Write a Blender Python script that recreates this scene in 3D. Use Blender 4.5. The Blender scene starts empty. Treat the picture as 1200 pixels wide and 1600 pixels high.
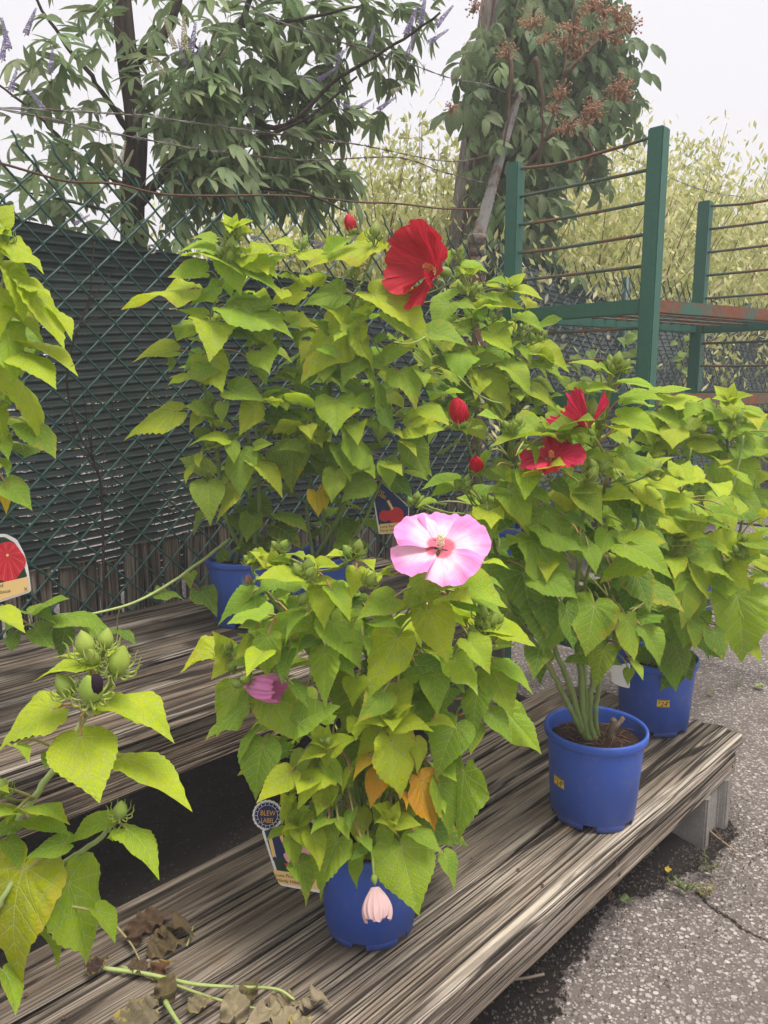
import bpy, math, random
import numpy as np
from mathutils import Vector, Matrix
rad = math.radians
rnd = random.Random(11)
scene = bpy.context.scene
col = scene.collection

# ------------------------------------------------------------------ camera
FPX, PITCH, HC = 1200.0, rad(9.3), 1.375          # focal length in photo pixels, tilt down, eye height
CP, SP = math.cos(PITCH), math.sin(PITCH)
cam_d = bpy.data.cameras.new('camera'); cam = bpy.data.objects.new('camera', cam_d); col.objects.link(cam)
cam_d.sensor_fit = 'VERTICAL'; cam_d.sensor_height = 36.0; cam_d.lens = 36.0 * FPX / 1600.0
cam_d.clip_start = 0.02; cam_d.clip_end = 600
cam.location = (0, 0, HC); cam.rotation_euler = (math.pi / 2 - PITCH, 0, 0)
scene.camera = cam

# ------------------------------------------------------------------ sky, sun, exposure
SUN_EL, SUN_AZ = rad(72), rad(125)                # azimuth measured from +Y towards +X
world = bpy.data.worlds.new('World'); scene.world = world; world.use_nodes = True
wn = world.node_tree; wn.nodes.clear()
wo = wn.nodes.new('ShaderNodeOutputWorld'); bg = wn.nodes.new('ShaderNodeBackground')
sky = wn.nodes.new('ShaderNodeTexSky'); sky.sky_type = 'NISHITA'; sky.sun_disc = False
sky.sun_elevation = SUN_EL; sky.sun_rotation = SUN_AZ; sky.dust_density = 6.0; sky.air_density = 1.0
mixw = wn.nodes.new('ShaderNodeMix'); mixw.data_type = 'RGBA'
mixw.inputs[0].default_value = 0.90               # mostly an even overcast veil over the clear sky
mixw.inputs[7].default_value = (4.75, 4.59, 4.70, 1)
wn.links.new(sky.outputs[0], mixw.inputs[6]); wn.links.new(mixw.outputs[2], bg.inputs[0])
bg.inputs[1].default_value = 0.075
wn.links.new(bg.outputs[0], wo.inputs[0])
sun_d = bpy.data.lights.new('sun', 'SUN'); sun = bpy.data.objects.new('sun', sun_d); col.objects.link(sun)
sun_d.energy = 1.5; sun_d.angle = rad(28); sun_d.color = (1.0, 0.95, 0.88)
sdir = Vector((math.sin(SUN_AZ) * math.cos(SUN_EL), math.cos(SUN_AZ) * math.cos(SUN_EL), math.sin(SUN_EL)))
sun.rotation_euler = sdir.to_track_quat('Z', 'Y').to_euler()
scene.view_settings.view_transform = 'Standard'; scene.view_settings.look = 'None'
scene.view_settings.exposure = 1.58; scene.view_settings.gamma = 1.0
scene.view_settings.use_curve_mapping = False
scene.cycles.use_adaptive_sampling = True; scene.cycles.adaptive_threshold = .025
scene.cycles.max_bounces = 6; scene.cycles.transparent_max_bounces = 8
scene.cycles.diffuse_bounces = 3; scene.cycles.transmission_bounces = 4; scene.cycles.glossy_bounces = 2

# ------------------------------------------------------------------ coordinates
BA = rad(44.0)                                    # bench and fence run 44 degrees off the view direction
U = Vector((math.sin(BA), math.cos(BA), 0)); NV = Vector((-math.cos(BA), math.sin(BA), 0))
def bw(s, t, z): return U * s + NV * t + Vector((0, 0, z))          # along the bench, across it, height
def ray(px, py):
    a, b = (px - 600) / FPX, (py - 800) / FPX
    return Vector((a, CP - b * SP, -SP - b * CP))
def at(px, py, Y):                                # point on a sight line, Y metres in front
    d = ray(px, py); k = Y / d.y
    return Vector((d.x * k, Y, HC + d.z * k))
def atz(px, py, Z):
    d = ray(px, py); k = (Z - HC) / d.z
    return Vector((d.x * k, d.y * k, Z))
def att(px, py, t):                               # on the vertical plane t metres across
    d = ray(px, py); k = t / (NV.x * d.x + NV.y * d.y)
    return Vector((d.x * k, d.y * k, HC + d.z * k))
def st(p): return (U.dot(Vector((p.x, p.y, 0))), NV.dot(Vector((p.x, p.y, 0))))

# ------------------------------------------------------------------ objects
def tag(o, label=None, cat=None, group=None, kind=None):
    if label: o['label'] = label
    if cat: o['category'] = cat
    if group: o['group'] = group
    if kind: o['kind'] = kind
    return o
def obj(name, me, parent=None, mat=None, matrix=None, color=None):
    o = bpy.data.objects.new(name, me); col.objects.link(o)
    if me is not None and mat is not None and not me.materials: me.materials.append(mat)
    if matrix is not None: o.matrix_basis = matrix
    if parent is not None: o.parent = parent
    if color is not None: o.color = (*color, 1)
    return o
def empty(name, loc, label, cat, group=None):
    o = bpy.data.objects.new(name, None); col.objects.link(o); o.location = loc; o.empty_display_size = 0.05
    return tag(o, label, cat, group)
def child(name, me, parent, mat=None, color=None, matrix=None):
    """mesh made in world space, hung under a parent that sits at a location"""
    o = bpy.data.objects.new(name, me); col.objects.link(o)
    if mat is not None and not me.materials: me.materials.append(mat)
    o.parent = parent
    inv = INV.get(parent.name)
    if inv is None:
        base = Matrix.Identity(4); q = parent
        while q is not None: base = q.matrix_basis @ base if False else (q.matrix_basis @ base); q = q.parent
        inv = INV[parent.name] = base.inverted()
    o.matrix_basis = inv @ (matrix if matrix is not None else Matrix.Identity(4))
    if color is not None: o.color = (*color, 1)
    return o
INV = {}
def mesh(name, v, f, smooth=True, mat=None):
    me = bpy.data.meshes.new(name); me.from_pydata([tuple(p) for p in v], [], f); me.update()
    if smooth: me.polygons.foreach_set('use_smooth', [True] * len(me.polygons))
    if mat: me.materials.append(mat)
    return me
def grid_faces(n, m, closed=False, off=0):
    F = []
    for i in range(n - 1):
        for j in range(m if closed else m - 1):
            j2 = (j + 1) % m
            F.append((off + i * m + j, off + i * m + j2, off + (i + 1) * m + j2, off + (i + 1) * m + j))
    return F
class MB:
    def __init__(s): s.v = []; s.f = []
    def add(s, v, f):
        o = len(s.v); s.v += [tuple(p) for p in v]; s.f += [tuple(i + o for i in q) for q in f]; return s
    def box(s, o, x, y, z, hx, hy, hz):           # centre, axes, half sizes
        v = [o + x * (i * hx) + y * (j * hy) + z * (k * hz) for k in (-1, 1) for j in (-1, 1) for i in (-1, 1)]
        return s.add(v, [(0, 2, 3, 1), (4, 5, 7, 6), (0, 1, 5, 4), (2, 6, 7, 3), (0, 4, 6, 2), (1, 3, 7, 5)])
    def tube(s, pts, r, n=6, cap=True):
        pts = [Vector(p) for p in pts]; rr = r if isinstance(r, (list, tuple)) else [r] * len(pts)
        v = []; prev = None
        for i, p in enumerate(pts):
            d = (pts[min(i + 1, len(pts) - 1)] - pts[max(i - 1, 0)])
            d = d.normalized() if d.length > 1e-9 else Vector((0, 0, 1))
            a = prev if prev is not None else (Vector((0, 0, 1)) if abs(d.z) < .9 else Vector((1, 0, 0)))
            a = (a - d * a.dot(d)); a = a.normalized() if a.length > 1e-6 else d.orthogonal().normalized()
            prev = a; b = d.cross(a)
            v += [p + (a * math.cos(2 * math.pi * k / n) + b * math.sin(2 * math.pi * k / n)) * rr[i] for k in range(n)]
        f = grid_faces(len(pts), n, True)
        if cap: f += [tuple(range(n))[::-1], tuple((len(pts) - 1) * n + k for k in range(n))]
        return s.add(v, f)
    def lathe(s, prof, n=32, c=Vector((0, 0, 0)), close=False):
        v = [c + Vector((r * math.cos(2 * math.pi * k / n), r * math.sin(2 * math.pi * k / n), z)) for r, z in prof for k in range(n)]
        return s.add(v, grid_faces(len(prof), n, True))
    def ball(s, c, r, n=6, m=4, sc=(1, 1, 1)):
        v = [Vector(c) + Vector((math.sin(math.pi * i / m) * math.cos(2 * math.pi * k / n) * r * sc[0], math.sin(math.pi * i / m) * math.sin(2 * math.pi * k / n) * r * sc[1], -math.cos(math.pi * i / m) * r * sc[2])) for i in range(m + 1) for k in range(n)]
        return s.add(v, grid_faces(m + 1, n, True))
    def mesh(s, name, smooth=True, mat=None): return mesh(name, s.v, s.f, smooth, mat)
def spline(pts, n=6):
    pts = [Vector(p) for p in pts]
    if len(pts) < 3: return [pts[0].lerp(pts[-1], i / n) for i in range(n + 1)]
    q = [pts[0] * 2 - pts[1]] + pts + [pts[-1] * 2 - pts[-2]]; out = []
    for i in range(1, len(q) - 2):
        for k in range(n):
            t = k / n; p0, p1, p2, p3 = q[i - 1:i + 3]
            out.append(0.5 * ((2 * p1) + (p2 - p0) * t + (2 * p0 - 5 * p1 + 4 * p2 - p3) * t * t + (3 * p1 - p0 - 3 * p2 + p3) * t ** 3))
    return out + [pts[-1]]
NOISE = {}
def vnoise(x, y, seed=0):
    g = NOISE.get(seed)
    if g is None: g = NOISE[seed] = np.random.RandomState(seed).rand(256, 256)
    x = np.asarray(x, float); y = np.asarray(y, float)
    xi = np.floor(x).astype(int); yi = np.floor(y).astype(int); fx = x - xi; fy = y - yi
    fx = fx * fx * (3 - 2 * fx); fy = fy * fy * (3 - 2 * fy)
    a = g[xi % 256, yi % 256]; b = g[(xi + 1) % 256, yi % 256]; c = g[xi % 256, (yi + 1) % 256]; d = g[(xi + 1) % 256, (yi + 1) % 256]
    return (a * (1 - fx) + b * fx) * (1 - fy) + (c * (1 - fx) + d * fx) * fy
def sstep(a, b, x): t = np.clip((x - a) / (b - a), 0, 1); return t * t * (3 - 2 * t)
def basis(x, z):
    """matrix axes with x kept and z made square to it"""
    x = x.normalized(); z = z - x * z.dot(x); z = z.normalized() if z.length > 1e-6 else x.orthogonal().normalized()
    y = z.cross(x); return Matrix((x, y, z)).transposed()
def place(loc, x, z, sc=1.0, sy=1.0):
    m = basis(x, z).to_4x4(); m = m @ Matrix.Diagonal((sc, sc * sy, sc, 1)); m.translation = loc; return m

# ------------------------------------------------------------------ materials
class S:
    """a node socket with arithmetic"""
    def __init__(s, g, k): s.g = g; s.k = k
    def _m(s, op, o=None, c=None): return s.g.math(op, s, o, c)
    def __add__(s, o): return s._m('ADD', o)
    def __sub__(s, o): return s._m('SUBTRACT', o)
    def __mul__(s, o): return s._m('MULTIPLY', o)
    def __truediv__(s, o): return s._m('DIVIDE', o)
    def abs(s): return s._m('ABSOLUTE')
    def frac(s): return s._m('FRACT')
    def step(s, a, b): return s.g.smooth(s, a, b)
class Gm:
    def __init__(s, name, rough=.6, spec=.3):
        s.m = bpy.data.materials.new(name); s.m.use_nodes = True; s.nt = s.m.node_tree; s.n = s.nt.nodes
        s.b = s.n['Principled BSDF']; s.b.inputs['Roughness'].default_value = rough
        s.b.inputs['Specular IOR Level'].default_value = spec
        s.out = s.n['Material Output']
    def set(s, inp, v):
        if isinstance(v, S): s.nt.links.new(v.k, inp)
        elif isinstance(v, tuple) and len(v) == 3 and inp.type == 'RGBA': inp.default_value = (*v, 1)
        else: inp.default_value = v
    def math(s, op, a, b=None, c=None):
        n = s.n.new('ShaderNodeMath'); n.operation = op
        s.set(n.inputs[0], a)
        if b is not None: s.set(n.inputs[1], b)
        if c is not None: s.set(n.inputs[2], c)
        return S(s, n.outputs[0])
    def smooth(s, x, a, b, lo=0., hi=1.):
        n = s.n.new('ShaderNodeMapRange'); n.interpolation_type = 'SMOOTHSTEP'
        s.set(n.inputs[0], x); n.inputs[1].default_value = a; n.inputs[2].default_value = b; n.inputs[3].default_value = lo; n.inputs[4].default_value = hi
        return S(s, n.outputs[0])
    def coord(s, kind='Object'): return S(s, s.n.new('ShaderNodeTexCoord').outputs[kind])
    def pos(s): return S(s, s.n.new('ShaderNodeNewGeometry').outputs['Position'])
    def attr(s, name, o='Vector'):
        n = s.n.new('ShaderNodeAttribute'); n.attribute_name = name; return S(s, n.outputs[o])
    def ocol(s): return S(s, s.n.new('ShaderNodeObjectInfo').outputs['Color'])
    def orand(s): return S(s, s.n.new('ShaderNodeObjectInfo').outputs['Random'])
    def xyz(s, v):
        n = s.n.new('ShaderNodeSeparateXYZ'); s.set(n.inputs[0], v); return [S(s, n.outputs[i]) for i in range(3)]
    def vec(s, x, y, z=0.):
        n = s.n.new('ShaderNodeCombineXYZ')
        for i, q in enumerate((x, y, z)): s.set(n.inputs[i], q)
        return S(s, n.outputs[0])
    def map(s, v, sc, loc=(0, 0, 0), rot=(0, 0, 0)):
        n = s.n.new('ShaderNodeMapping'); s.set(n.inputs[0], v); n.inputs[1].default_value = loc; n.inputs[2].default_value = rot; n.inputs[3].default_value = sc
        return S(s, n.outputs[0])
    def noise(s, v, scale=5., detail=4., rough=.55, out='Fac', dist=0.):
        n = s.n.new('ShaderNodeTexNoise')
        if v is not None: s.set(n.inputs['Vector'], v)
        n.inputs['Scale'].default_value = scale; n.inputs['Detail'].default_value = detail; n.inputs['Roughness'].default_value = rough; n.inputs['Distortion'].default_value = dist
        return S(s, n.outputs[out])
    def voro(s, v, scale, feat='F1', out='Distance'):
        n = s.n.new('ShaderNodeTexVoronoi'); n.feature = feat; s.set(n.inputs['Vector'], v); n.inputs['Scale'].default_value = scale
        return S(s, n.outputs[out])
    def mix(s, f, a, b, mode='MIX'):
        n = s.n.new('ShaderNodeMix'); n.data_type = 'RGBA'; n.blend_type = mode
        s.set(n.inputs[0], f); s.set(n.inputs[6], a); s.set(n.inputs[7], b); return S(s, n.outputs[2])
    def ramp(s, x, stops):
        n = s.n.new('ShaderNodeValToRGB'); s.set(n.inputs[0], x); e = n.color_ramp.elements
        while len(e) < len(stops): e.new(.5)
        for i, (p, c) in enumerate(stops): e[i].position = p; e[i].color = (*c, 1)
        return S(s, n.outputs[0])
    def hsv(s, c, h=.5, sat=1., v=1.):
        n = s.n.new('ShaderNodeHueSaturation'); s.set(n.inputs['Hue'], h); s.set(n.inputs['Saturation'], sat); s.set(n.inputs['Value'], v); s.set(n.inputs['Color'], c)
        return S(s, n.outputs[0])
    def bump(s, h, strength=.3, dist=.01):
        n = s.n.new('ShaderNodeBump'); n.inputs['Strength'].default_value = strength; n.inputs['Distance'].default_value = dist; s.set(n.inputs['Height'], h)
        s.nt.links.new(n.outputs[0], s.b.inputs['Normal']); s.nrm = n.outputs[0]; return s
    def base(s, c): s.set(s.b.inputs['Base Color'], c); s.c = c; return s
    def trans(s, fac, c=None):                    # leaf translucency
        t = s.n.new('ShaderNodeBsdfTranslucent'); s.set(t.inputs[0], c if c is not None else s.c)
        if hasattr(s, 'nrm'): s.nt.links.new(s.nrm, t.inputs[1])
        m = s.n.new('ShaderNodeMixShader'); m.inputs[0].default_value = fac
        s.nt.links.new(s.b.outputs[0], m.inputs[1]); s.nt.links.new(t.outputs[0], m.inputs[2]); s.nt.links.new(m.outputs[0], s.out.inputs[0])
        return s
    def holes(s, mask):                           # real openings in a woven sheet
        t = s.n.new('ShaderNodeBsdfTransparent'); m = s.n.new('ShaderNodeMixShader'); s.set(m.inputs[0], mask)
        s.nt.links.new(s.b.outputs[0], m.inputs[1]); s.nt.links.new(t.outputs[0], m.inputs[2]); s.nt.links.new(m.outputs[0], s.out.inputs[0])
        return s
def plain(name, c, rough=.6, spec=.3, metal=0., var=.0, scale=8):
    g = Gm(name, rough, spec); g.b.inputs['Metallic'].default_value = metal
    if var:
        n = g.noise(g.coord('Object'), scale, 4)
        g.base(g.mix(n, tuple(x * (1 - var) for x in c), tuple(min(1, x * (1 + var)) for x in c)))
    else: g.base(c)
    return g.m

def leaf_material(name, fine=1.0, trans=.40, palm=True, vein=.80, rough=.55):
    g = Gm(name, rough, .18); uv = g.attr('UVMap'); x, y, _ = g.xyz(uv)
    x = x * 2. - .6; y = y * 2. - 1.; ay = y.abs()
    def rayline(ang, w):
        c, si = math.cos(ang), math.sin(ang)
        d = (x * si - ay * c).abs(); al = x * c + ay * si
        lim = g.math('MAXIMUM', (al * -1. + 1.) * w, .004)
        return g.math('MULTIPLY', g.smooth(d / lim, 0., 1., 1., 0.), g.smooth(al, 0., .02))
    v = rayline(0., .020)
    if palm:
        for a, w in ((.56, .013), (1.22, .012), (1.95, .010)): v = g.math('MAXIMUM', v, rayline(a, w))
    q = (x - ay * .95) * 6.2
    sec = g.smooth(((q.frac() - .5).abs() * -1. + .5), 0., .075, 1., 0.)
    inside = g.smooth(ay - x * .60, -.03, .0, 1., 0.) if palm else 1.
    sec = sec * inside * .75
    q2 = (x * .35 + ay * 1.0 - .0) * 6.5
    sec2 = g.smooth(((q2.frac() - .5).abs() * -1. + .5), 0., .07, 1., 0.) * g.smooth(ay - x * .64, 0., .03) * .45
    v = g.math('MAXIMUM', v, sec)
    if palm: v = g.math('MAXIMUM', v, sec2)
    net = g.voro(g.map(uv, (1, 1, 1)), 34., 'DISTANCE_TO_EDGE')
    netl = g.smooth(net, 0., .09, 1., 0.)
    r = g.orand()
    c0 = g.ocol()
    seeduv = g.vec(x + r * 40., y + r * 17., r * 9.)
    n1 = g.noise(seeduv, 2.2, 3); n2 = g.noise(seeduv, 12., 4)
    c = g.hsv(c0, g.math('ADD', .5, (n1 - .5) * -.045), g.smooth(n2, .3, .7, .93, 1.08), (n1 - .5) * .45 + (n2 - .5) * .30 + 1.0)
    c = g.mix(g.math('MULTIPLY', v, vein), c, g.mix(.62, c, (.66, .76, .26)))
    c = g.mix(g.math('MULTIPLY', netl, .12), c, (.08, .13, .01))
    spot = g.smooth(g.noise(seeduv, 7., 2), .76, .80)
    c = g.mix(spot * .35, c, (.25, .17, .03))
    rim = g.attr('rim', 'Fac'); n3 = g.noise(seeduv, 5., 4, .65)
    old = g.smooth(rim * .5 + n3, .92, 1.08) * g.smooth(r, .62, .8)
    c = g.mix(old * .6, c, (.50, .40, .04)); c = g.mix(g.smooth(rim * .4 + g.noise(seeduv, 9., 4, .7), .98, 1.06) * g.smooth((r * 7.).frac(), .72, .8) * .8, c, (.20, .12, .035))
    g.base(c)
    hgt = g.math('SUBTRACT', g.smooth(net, 0., .25) * .35 * fine, v * 1.0) + n2 * .5
    g.bump(hgt, .55, .0022)
    tc = g.hsv(c, .497, 1.05, 1.35)
    g.trans(trans, tc)
    return g.m
LEAF = leaf_material('hibiscus_leaf')
DRY = leaf_material('dry_leaf', 1.0, .08, rough=.85, vein=.12)
VLEAF = leaf_material('narrow_leaf', .5, .32, palm=False, rough=.45)

def stem_mat():
    g = Gm('green_stem', .5, .3); n = g.noise(g.map(g.coord('Object'), (60, 60, 12)), 1., 4)
    g.base(g.hsv(g.ocol(), .5, 1., n * .7 + .65)); g.bump(n, .2, .002); return g.m
STEM = stem_mat()

def wood_mat(name, light, mid, dark, wear):
    g = Gm(name, .82, .2)
    gr = g.attr('grain'); s, p, sd = g.xyz(gr); crk = g.attr('crack', 'Fac')
    wv = g.noise(g.vec(s * 1.6, p * 8., sd + 2.), 1., 2); p = p + (wv - .5) * .006
    b = g.noise(g.vec(s * 5., p * 520., sd + 3.), 1., 3, .7)
    a = g.noise(g.vec(s * 1.3, p * 150., sd), 1., 1., .5)
    c = g.noise(g.vec(s * 2.4, p * 12., sd + 9.), 1., 5, .62)
    d = g.noise(g.vec(s * 5., p * 20., sd + 5.), 1., 6, .7)
    e = g.noise(g.vec(s * 1.3, p * 7., sd + 14.), 1., 4, .6)
    colr = g.mix(g.smooth(c, .36, .62), light, mid)
    colr = g.mix(g.smooth(a, .30, .70, 0., .75), colr, g.hsv(colr, .5, 1.05, .48))
    colr = g.mix(g.smooth(b, .45, .7, 0., .5), colr, g.hsv(colr, .5, 1., .6))
    colr = g.mix(g.smooth(d, .58, .70, 0., .6), colr, g.mix(b, (.15, .085, .045), (.36, .23, .13)))
    colr = g.mix(g.smooth(e, .54, .70, 0., .75), colr, g.mix(a, dark, g.hsv(dark, .5, .8, 1.8)))
    edge = g.attr('edge', 'Fac')
    colr = g.mix(edge * wear * g.smooth(d, .30, .5, .2, 1.), colr, g.mix(b, (.40, .36, .31), (.70, .65, .57)))
    l1 = (g.noise(g.vec(s * .9, p * 42., sd + 21.), 1., .6, .5) - .5).abs(); l2 = (g.noise(g.vec(s * 1.8, p * 120., sd + 27.), 1., .5, .5) - .5).abs()
    fis = g.math('MAXIMUM', g.smooth(l1, .012, .050, 1., 0.) * g.smooth(e, .32, .50, .25, 1.), g.smooth(l2, .01, .06, .55, 0.))
    colr = g.mix(fis * .92, colr, (.020, .015, .012))
    colr = g.mix(g.smooth(crk, .35, .9) * .9, colr, (.014, .010, .008))
    knot = g.voro(g.vec(s * 1.6, p * 7., sd), 1., 'F1')
    colr = g.mix(g.smooth(knot, .05, .10, .6, 0.), colr, (.05, .03, .018))
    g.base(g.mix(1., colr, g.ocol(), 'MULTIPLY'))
    g.bump(a * .4 + b * .5 - crk * .6 - fis * 1.2, .9, .005)
    return g.m
WOOD = wood_mat('weathered_wood', (.47, .415, .355), (.27, .225, .18), (.085, .068, .053), .7)
WOOD_D = wood_mat('damp_shaded_weathered_wood', (.27, .22, .17), (.13, .10, .078), (.038, .029, .023), .5)  # darker copy of the wood tones: damp and shade both put into the colour
PICK = wood_mat('grey_picket_wood', (.27, .23, .19), (.16, .13, .105), (.07, .055, .045), .2)

def asphalt():
    g = Gm('worn_asphalt', .85, .25); p = g.pos()
    wob = g.noise(p, 40., 2, out='Color'); pv = g.mix(.012, p, wob)
    c1 = g.voro(pv, 64., 'F1', 'Color'); r, gg, b = g.xyz(c1); f1 = g.voro(pv, 64., 'F1')
    c2 = g.voro(pv, 135., 'F1', 'Color'); r2, g2_, b2 = g.xyz(c2); f2 = g.voro(pv, 135., 'F1')
    stone = g.smooth(f1 - b * .28, .20, .32, 1., 0.); small = g.smooth(f2 - b2 * .25, .16, .30, 1., 0.)
    rampc = [(0., (.12, .10, .092)), (.25, (.24, .205, .188)), (.5, (.38, .335, .31)), (.85, (.52, .47, .44)), (1., (.62, .575, .54))]
    fine = g.noise(p, 420., 4, .7)
    c = g.mix(fine, (.075, .063, .057), (.24, .205, .188)); c = g.mix(small * .75, c, g.ramp(r2, rampc)); c = g.mix(stone * g.smooth(gg, .2, .3) * .95, c, g.ramp(r, rampc))
    big = g.noise(p, 1.6, 5); c = g.mix(g.smooth(big, .45, .70) * .40, c, (.11, .093, .083))
    x, y, z = g.xyz(p)
    g.base(c); g.bump(stone * .8 + r * .6 + fine * .3, .8, .006); return g.m
ASPH = asphalt()
def soil_m(name, c0, c1, scale, edge=False):
    g = Gm(name, .95, .15); p = g.pos(); n = g.noise(p, scale, 6, .7); v = g.voro(p, scale * 1.3, 'F1', 'Color'); r, _, _2 = g.xyz(v)
    c = g.mix(n, c0, c1); c = g.mix(g.smooth(r, .94, .98) * .35, c, (.16, .13, .11)); g.base(c); g.bump(n + r * .4, .9, .012)
    if edge: g.holes(g.smooth(g.attr('cover', 'Fac') + (g.noise(p, 55., 6, .75) - .5) * 1.1, .36, .44, 1., 0.))
    return g.m
SOIL = soil_m('dark_soil', (.007, .006, .005), (.048, .038, .032), 110., True)
PEAT = soil_m('potting_soil', (.01, .007, .006), (.09, .05, .035), 160.)
def concrete():
    g = Gm('concrete', .9, .2); p = g.coord('Object'); n = g.noise(p, 9., 6, .65); f = g.noise(p, 160., 4, .7)
    c = g.ramp(n * .6 + f * .4, [(.3, (.13, .12, .108)), (.5, (.25, .235, .215)), (.7, (.36, .34, .315))])
    pit = g.smooth(g.voro(p, 150., 'F1'), .05, .22); c = g.mix(pit, (.07, .06, .055), c)
    g.base(c); g.bump(f * .8 + pit * .5, .7, .004); return g.m
CONC = concrete()
def pot_m():
    g = Gm('blue_plastic', .42, .45); p = g.coord('Object'); n = g.noise(p, 5., 4, .6); f = g.noise(g.map(p, (90, 90, 6)), 1., 3)
    x, y, z = g.xyz(p)
    c = g.mix(n, (.030, .085, .42), (.046, .125, .53)); dust = g.smooth(g.noise(p, 26., 6, .75), .50, .72) * .30 + g.smooth(g.noise(g.map(p, (14, 14, 70)), 1., 3), .66, .72) * .12
    c = g.mix(dust, c, (.22, .22, .26)); c = g.mix(g.smooth(z, .0, .05, .30, 0.) * g.noise(p, 60., 4), c, (.16, .14, .12))
    g.base(c); g.set(g.b.inputs['Roughness'], n * .2 + .32); g.bump(f * .3 + n, .08, .004); return g.m
POT = pot_m()
def painted(name, c, rustc, amt, rough=.5):
    g = Gm(name, rough, .4); p = g.coord('Object'); n = g.noise(p, 7., 7, .72); n2 = g.noise(p, 60., 4, .6); big = g.noise(p, 2.3, 3)
    cc = g.mix(n2, tuple(x * .8 for x in c), tuple(x * 1.2 for x in c)); m = g.smooth(n * .75 + big * .25, amt, amt + .09)
    rc = g.mix(n2, tuple(x * .45 for x in rustc), tuple(x * 1.3 for x in rustc))
    g.base(g.mix(m, cc, rc)); g.set(g.b.inputs['Roughness'], m * .35 + rough); g.bump(m * .5 + n2 * .2, .3, .002); return g.m
RACK = painted('green_rack_paint', (.036, .125, .092), (.16, .075, .045), .57)
RUST = painted('rusted_beam', (.05, .13, .10), (.22, .09, .055), .42, .7)
ROD = painted('rod_steel', (.06, .10, .085), (.20, .10, .06), .46, .6)
LINK = plain('green_vinyl', (.014, .062, .052), .42, .45, 0, .3, 30)
RUSTW = plain('rusty_wire', (.12, .065, .045), .8, .2, .2, .4, 40)
GALV = painted('galvanised_steel', (.20, .195, .185), (.13, .075, .05), .48, .45)
OLDP = painted('rusty_pipe', (.16, .13, .11), (.16, .07, .04), .40, .6)
def cloth_m():
    g = Gm('woven_shade_cloth', .75, .2); p = g.attr('cloth'); s, z, k = g.xyz(p)
    wv = g.noise(g.vec(s * 1.2, z * 3., 0.), 1., 3)
    ph = (z + (wv - .5) * .012) * 33.
    band = (ph.frac() - .5).abs() * 2.            # 0 centre of a tape, 1 at the slit
    thread = g.noise(g.vec(s * 420., z * 60., 1.), 1., 2)
    big = g.noise(g.vec(s * 2., z * 2., 4.), 1., 5, .6)
    c = g.mix(big, (.016, .030, .029), (.060, .080, .079)); c = g.mix(k, c, g.mix(big, (.045, .060, .067), (.12, .14, .152)))
    c = g.mix(thread * .5, c, g.hsv(c, .5, .9, 1.5))
    slit = g.smooth(band, .68, .85); c = g.mix(slit * .75, c, (.006, .009, .009))
    hem = g.smooth(g.attr('hem', 'Fac'), .4, .6); c = g.mix(hem, c, (.009, .020, .019))
    g.base(c)
    patch = g.noise(g.vec(s * 2.6, z * 5.5, 2.), 1., 5, .7); dash = g.noise(g.vec(s * 55., ph._m('FLOOR') * 7.3, 8.), 1., 3, .6)
    op = g.smooth(band, .80, .86) * g.smooth(patch * .62 + dash * .38 + g.smooth(z, .7, 1.7, .035, -.05), .52, .55) * (hem * -1. + 1.)
    g.bump(g.smooth(band, .4, .95) * -1. + thread * .25, .8, .008)
    g.holes(op); return g.m
CLOTH = cloth_m()
def bark_m(name, c0, c1, sc):
    g = Gm(name, .9, .15); p = g.coord('Object'); n = g.noise(g.map(p, (sc, sc, sc * .12)), 1., 6, .7); c = g.mix(g.smooth(n, .3, .7), c0, c1)
    g.base(c); g.bump(n, .9, .02); return g.m
BARK = bark_m('dark_bark', (.018, .013, .010), (.075, .058, .046), 45.)
POLEW = bark_m('old_pole_wood', (.075, .062, .052), (.30, .265, .23), 38.)
def petal_red(name, ca, cb):
    g = Gm(name, .55, .25); x, y, _ = g.xyz(g.attr('UVMap')); r = g.orand()
    st_ = g.noise(g.vec(x * 2.5, y * 34. + r * 30., r), 1., 4, .6); big = g.noise(g.vec(x * 3., y * 4., r * 9.), 1., 3)
    c = g.mix(g.smooth(st_, .3, .7), ca, cb); c = g.mix(big, g.hsv(c, .5, 1., .75), g.hsv(c, .5, .98, 1.12))
    c = g.mix(g.smooth(x, .0, .2, .55, 0.), c, (.22, .0, .008)); g.base(c); g.bump(st_, .5, .004); g.trans(.28, g.hsv(c, .5, 1., 1.2)); return g.m
PRED = petal_red('red_petal', (.46, .006, .022), (.78, .022, .055)); PROSE = petal_red('rose_red_petal', (.58, .012, .06), (.85, .045, .13))
def petal_pink():
    g = Gm('pink_petal', .55, .2); x, y, _ = g.xyz(g.attr('UVMap')); r = g.orand()
    st_ = g.noise(g.vec(x * 2.2, y * 26. + r * 30., r), 1., 4, .62); sw = g.noise(g.vec(x * 3.2, y * 2.6, r * 9.), 1., 4, .6)
    edge = g.smooth(x + (sw - .5) * .75 + (y - .5) * .60, .42, .92)
    pk = g.mix(sw, (.86, .22, .56), (.90, .38, .70)); wh = (.90, .70, .77)
    f = g.math('MAXIMUM', edge, g.smooth(st_, .46, .68) * .65); c = g.mix(f, wh, pk)
    c = g.mix(g.smooth(x + (st_ - .5) * .12, .25, .33, 1., 0.), c, (.72, .02, .10)); c = g.mix(g.smooth(x, .24, .5, .35, 0.), c, (.90, .5, .60))
    g.base(c); g.bump(st_, .55, .004); g.trans(.25, g.hsv(c, .5, 1., 1.)); return g.m
PPINK = petal_pink()
WITHER = Gm('withered_petal', .7, .2)
_x, _y, _ = WITHER.xyz(WITHER.attr('UVMap')); _n = WITHER.noise(WITHER.vec(_x * 3., _y * 22.), 1., 4)
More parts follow.
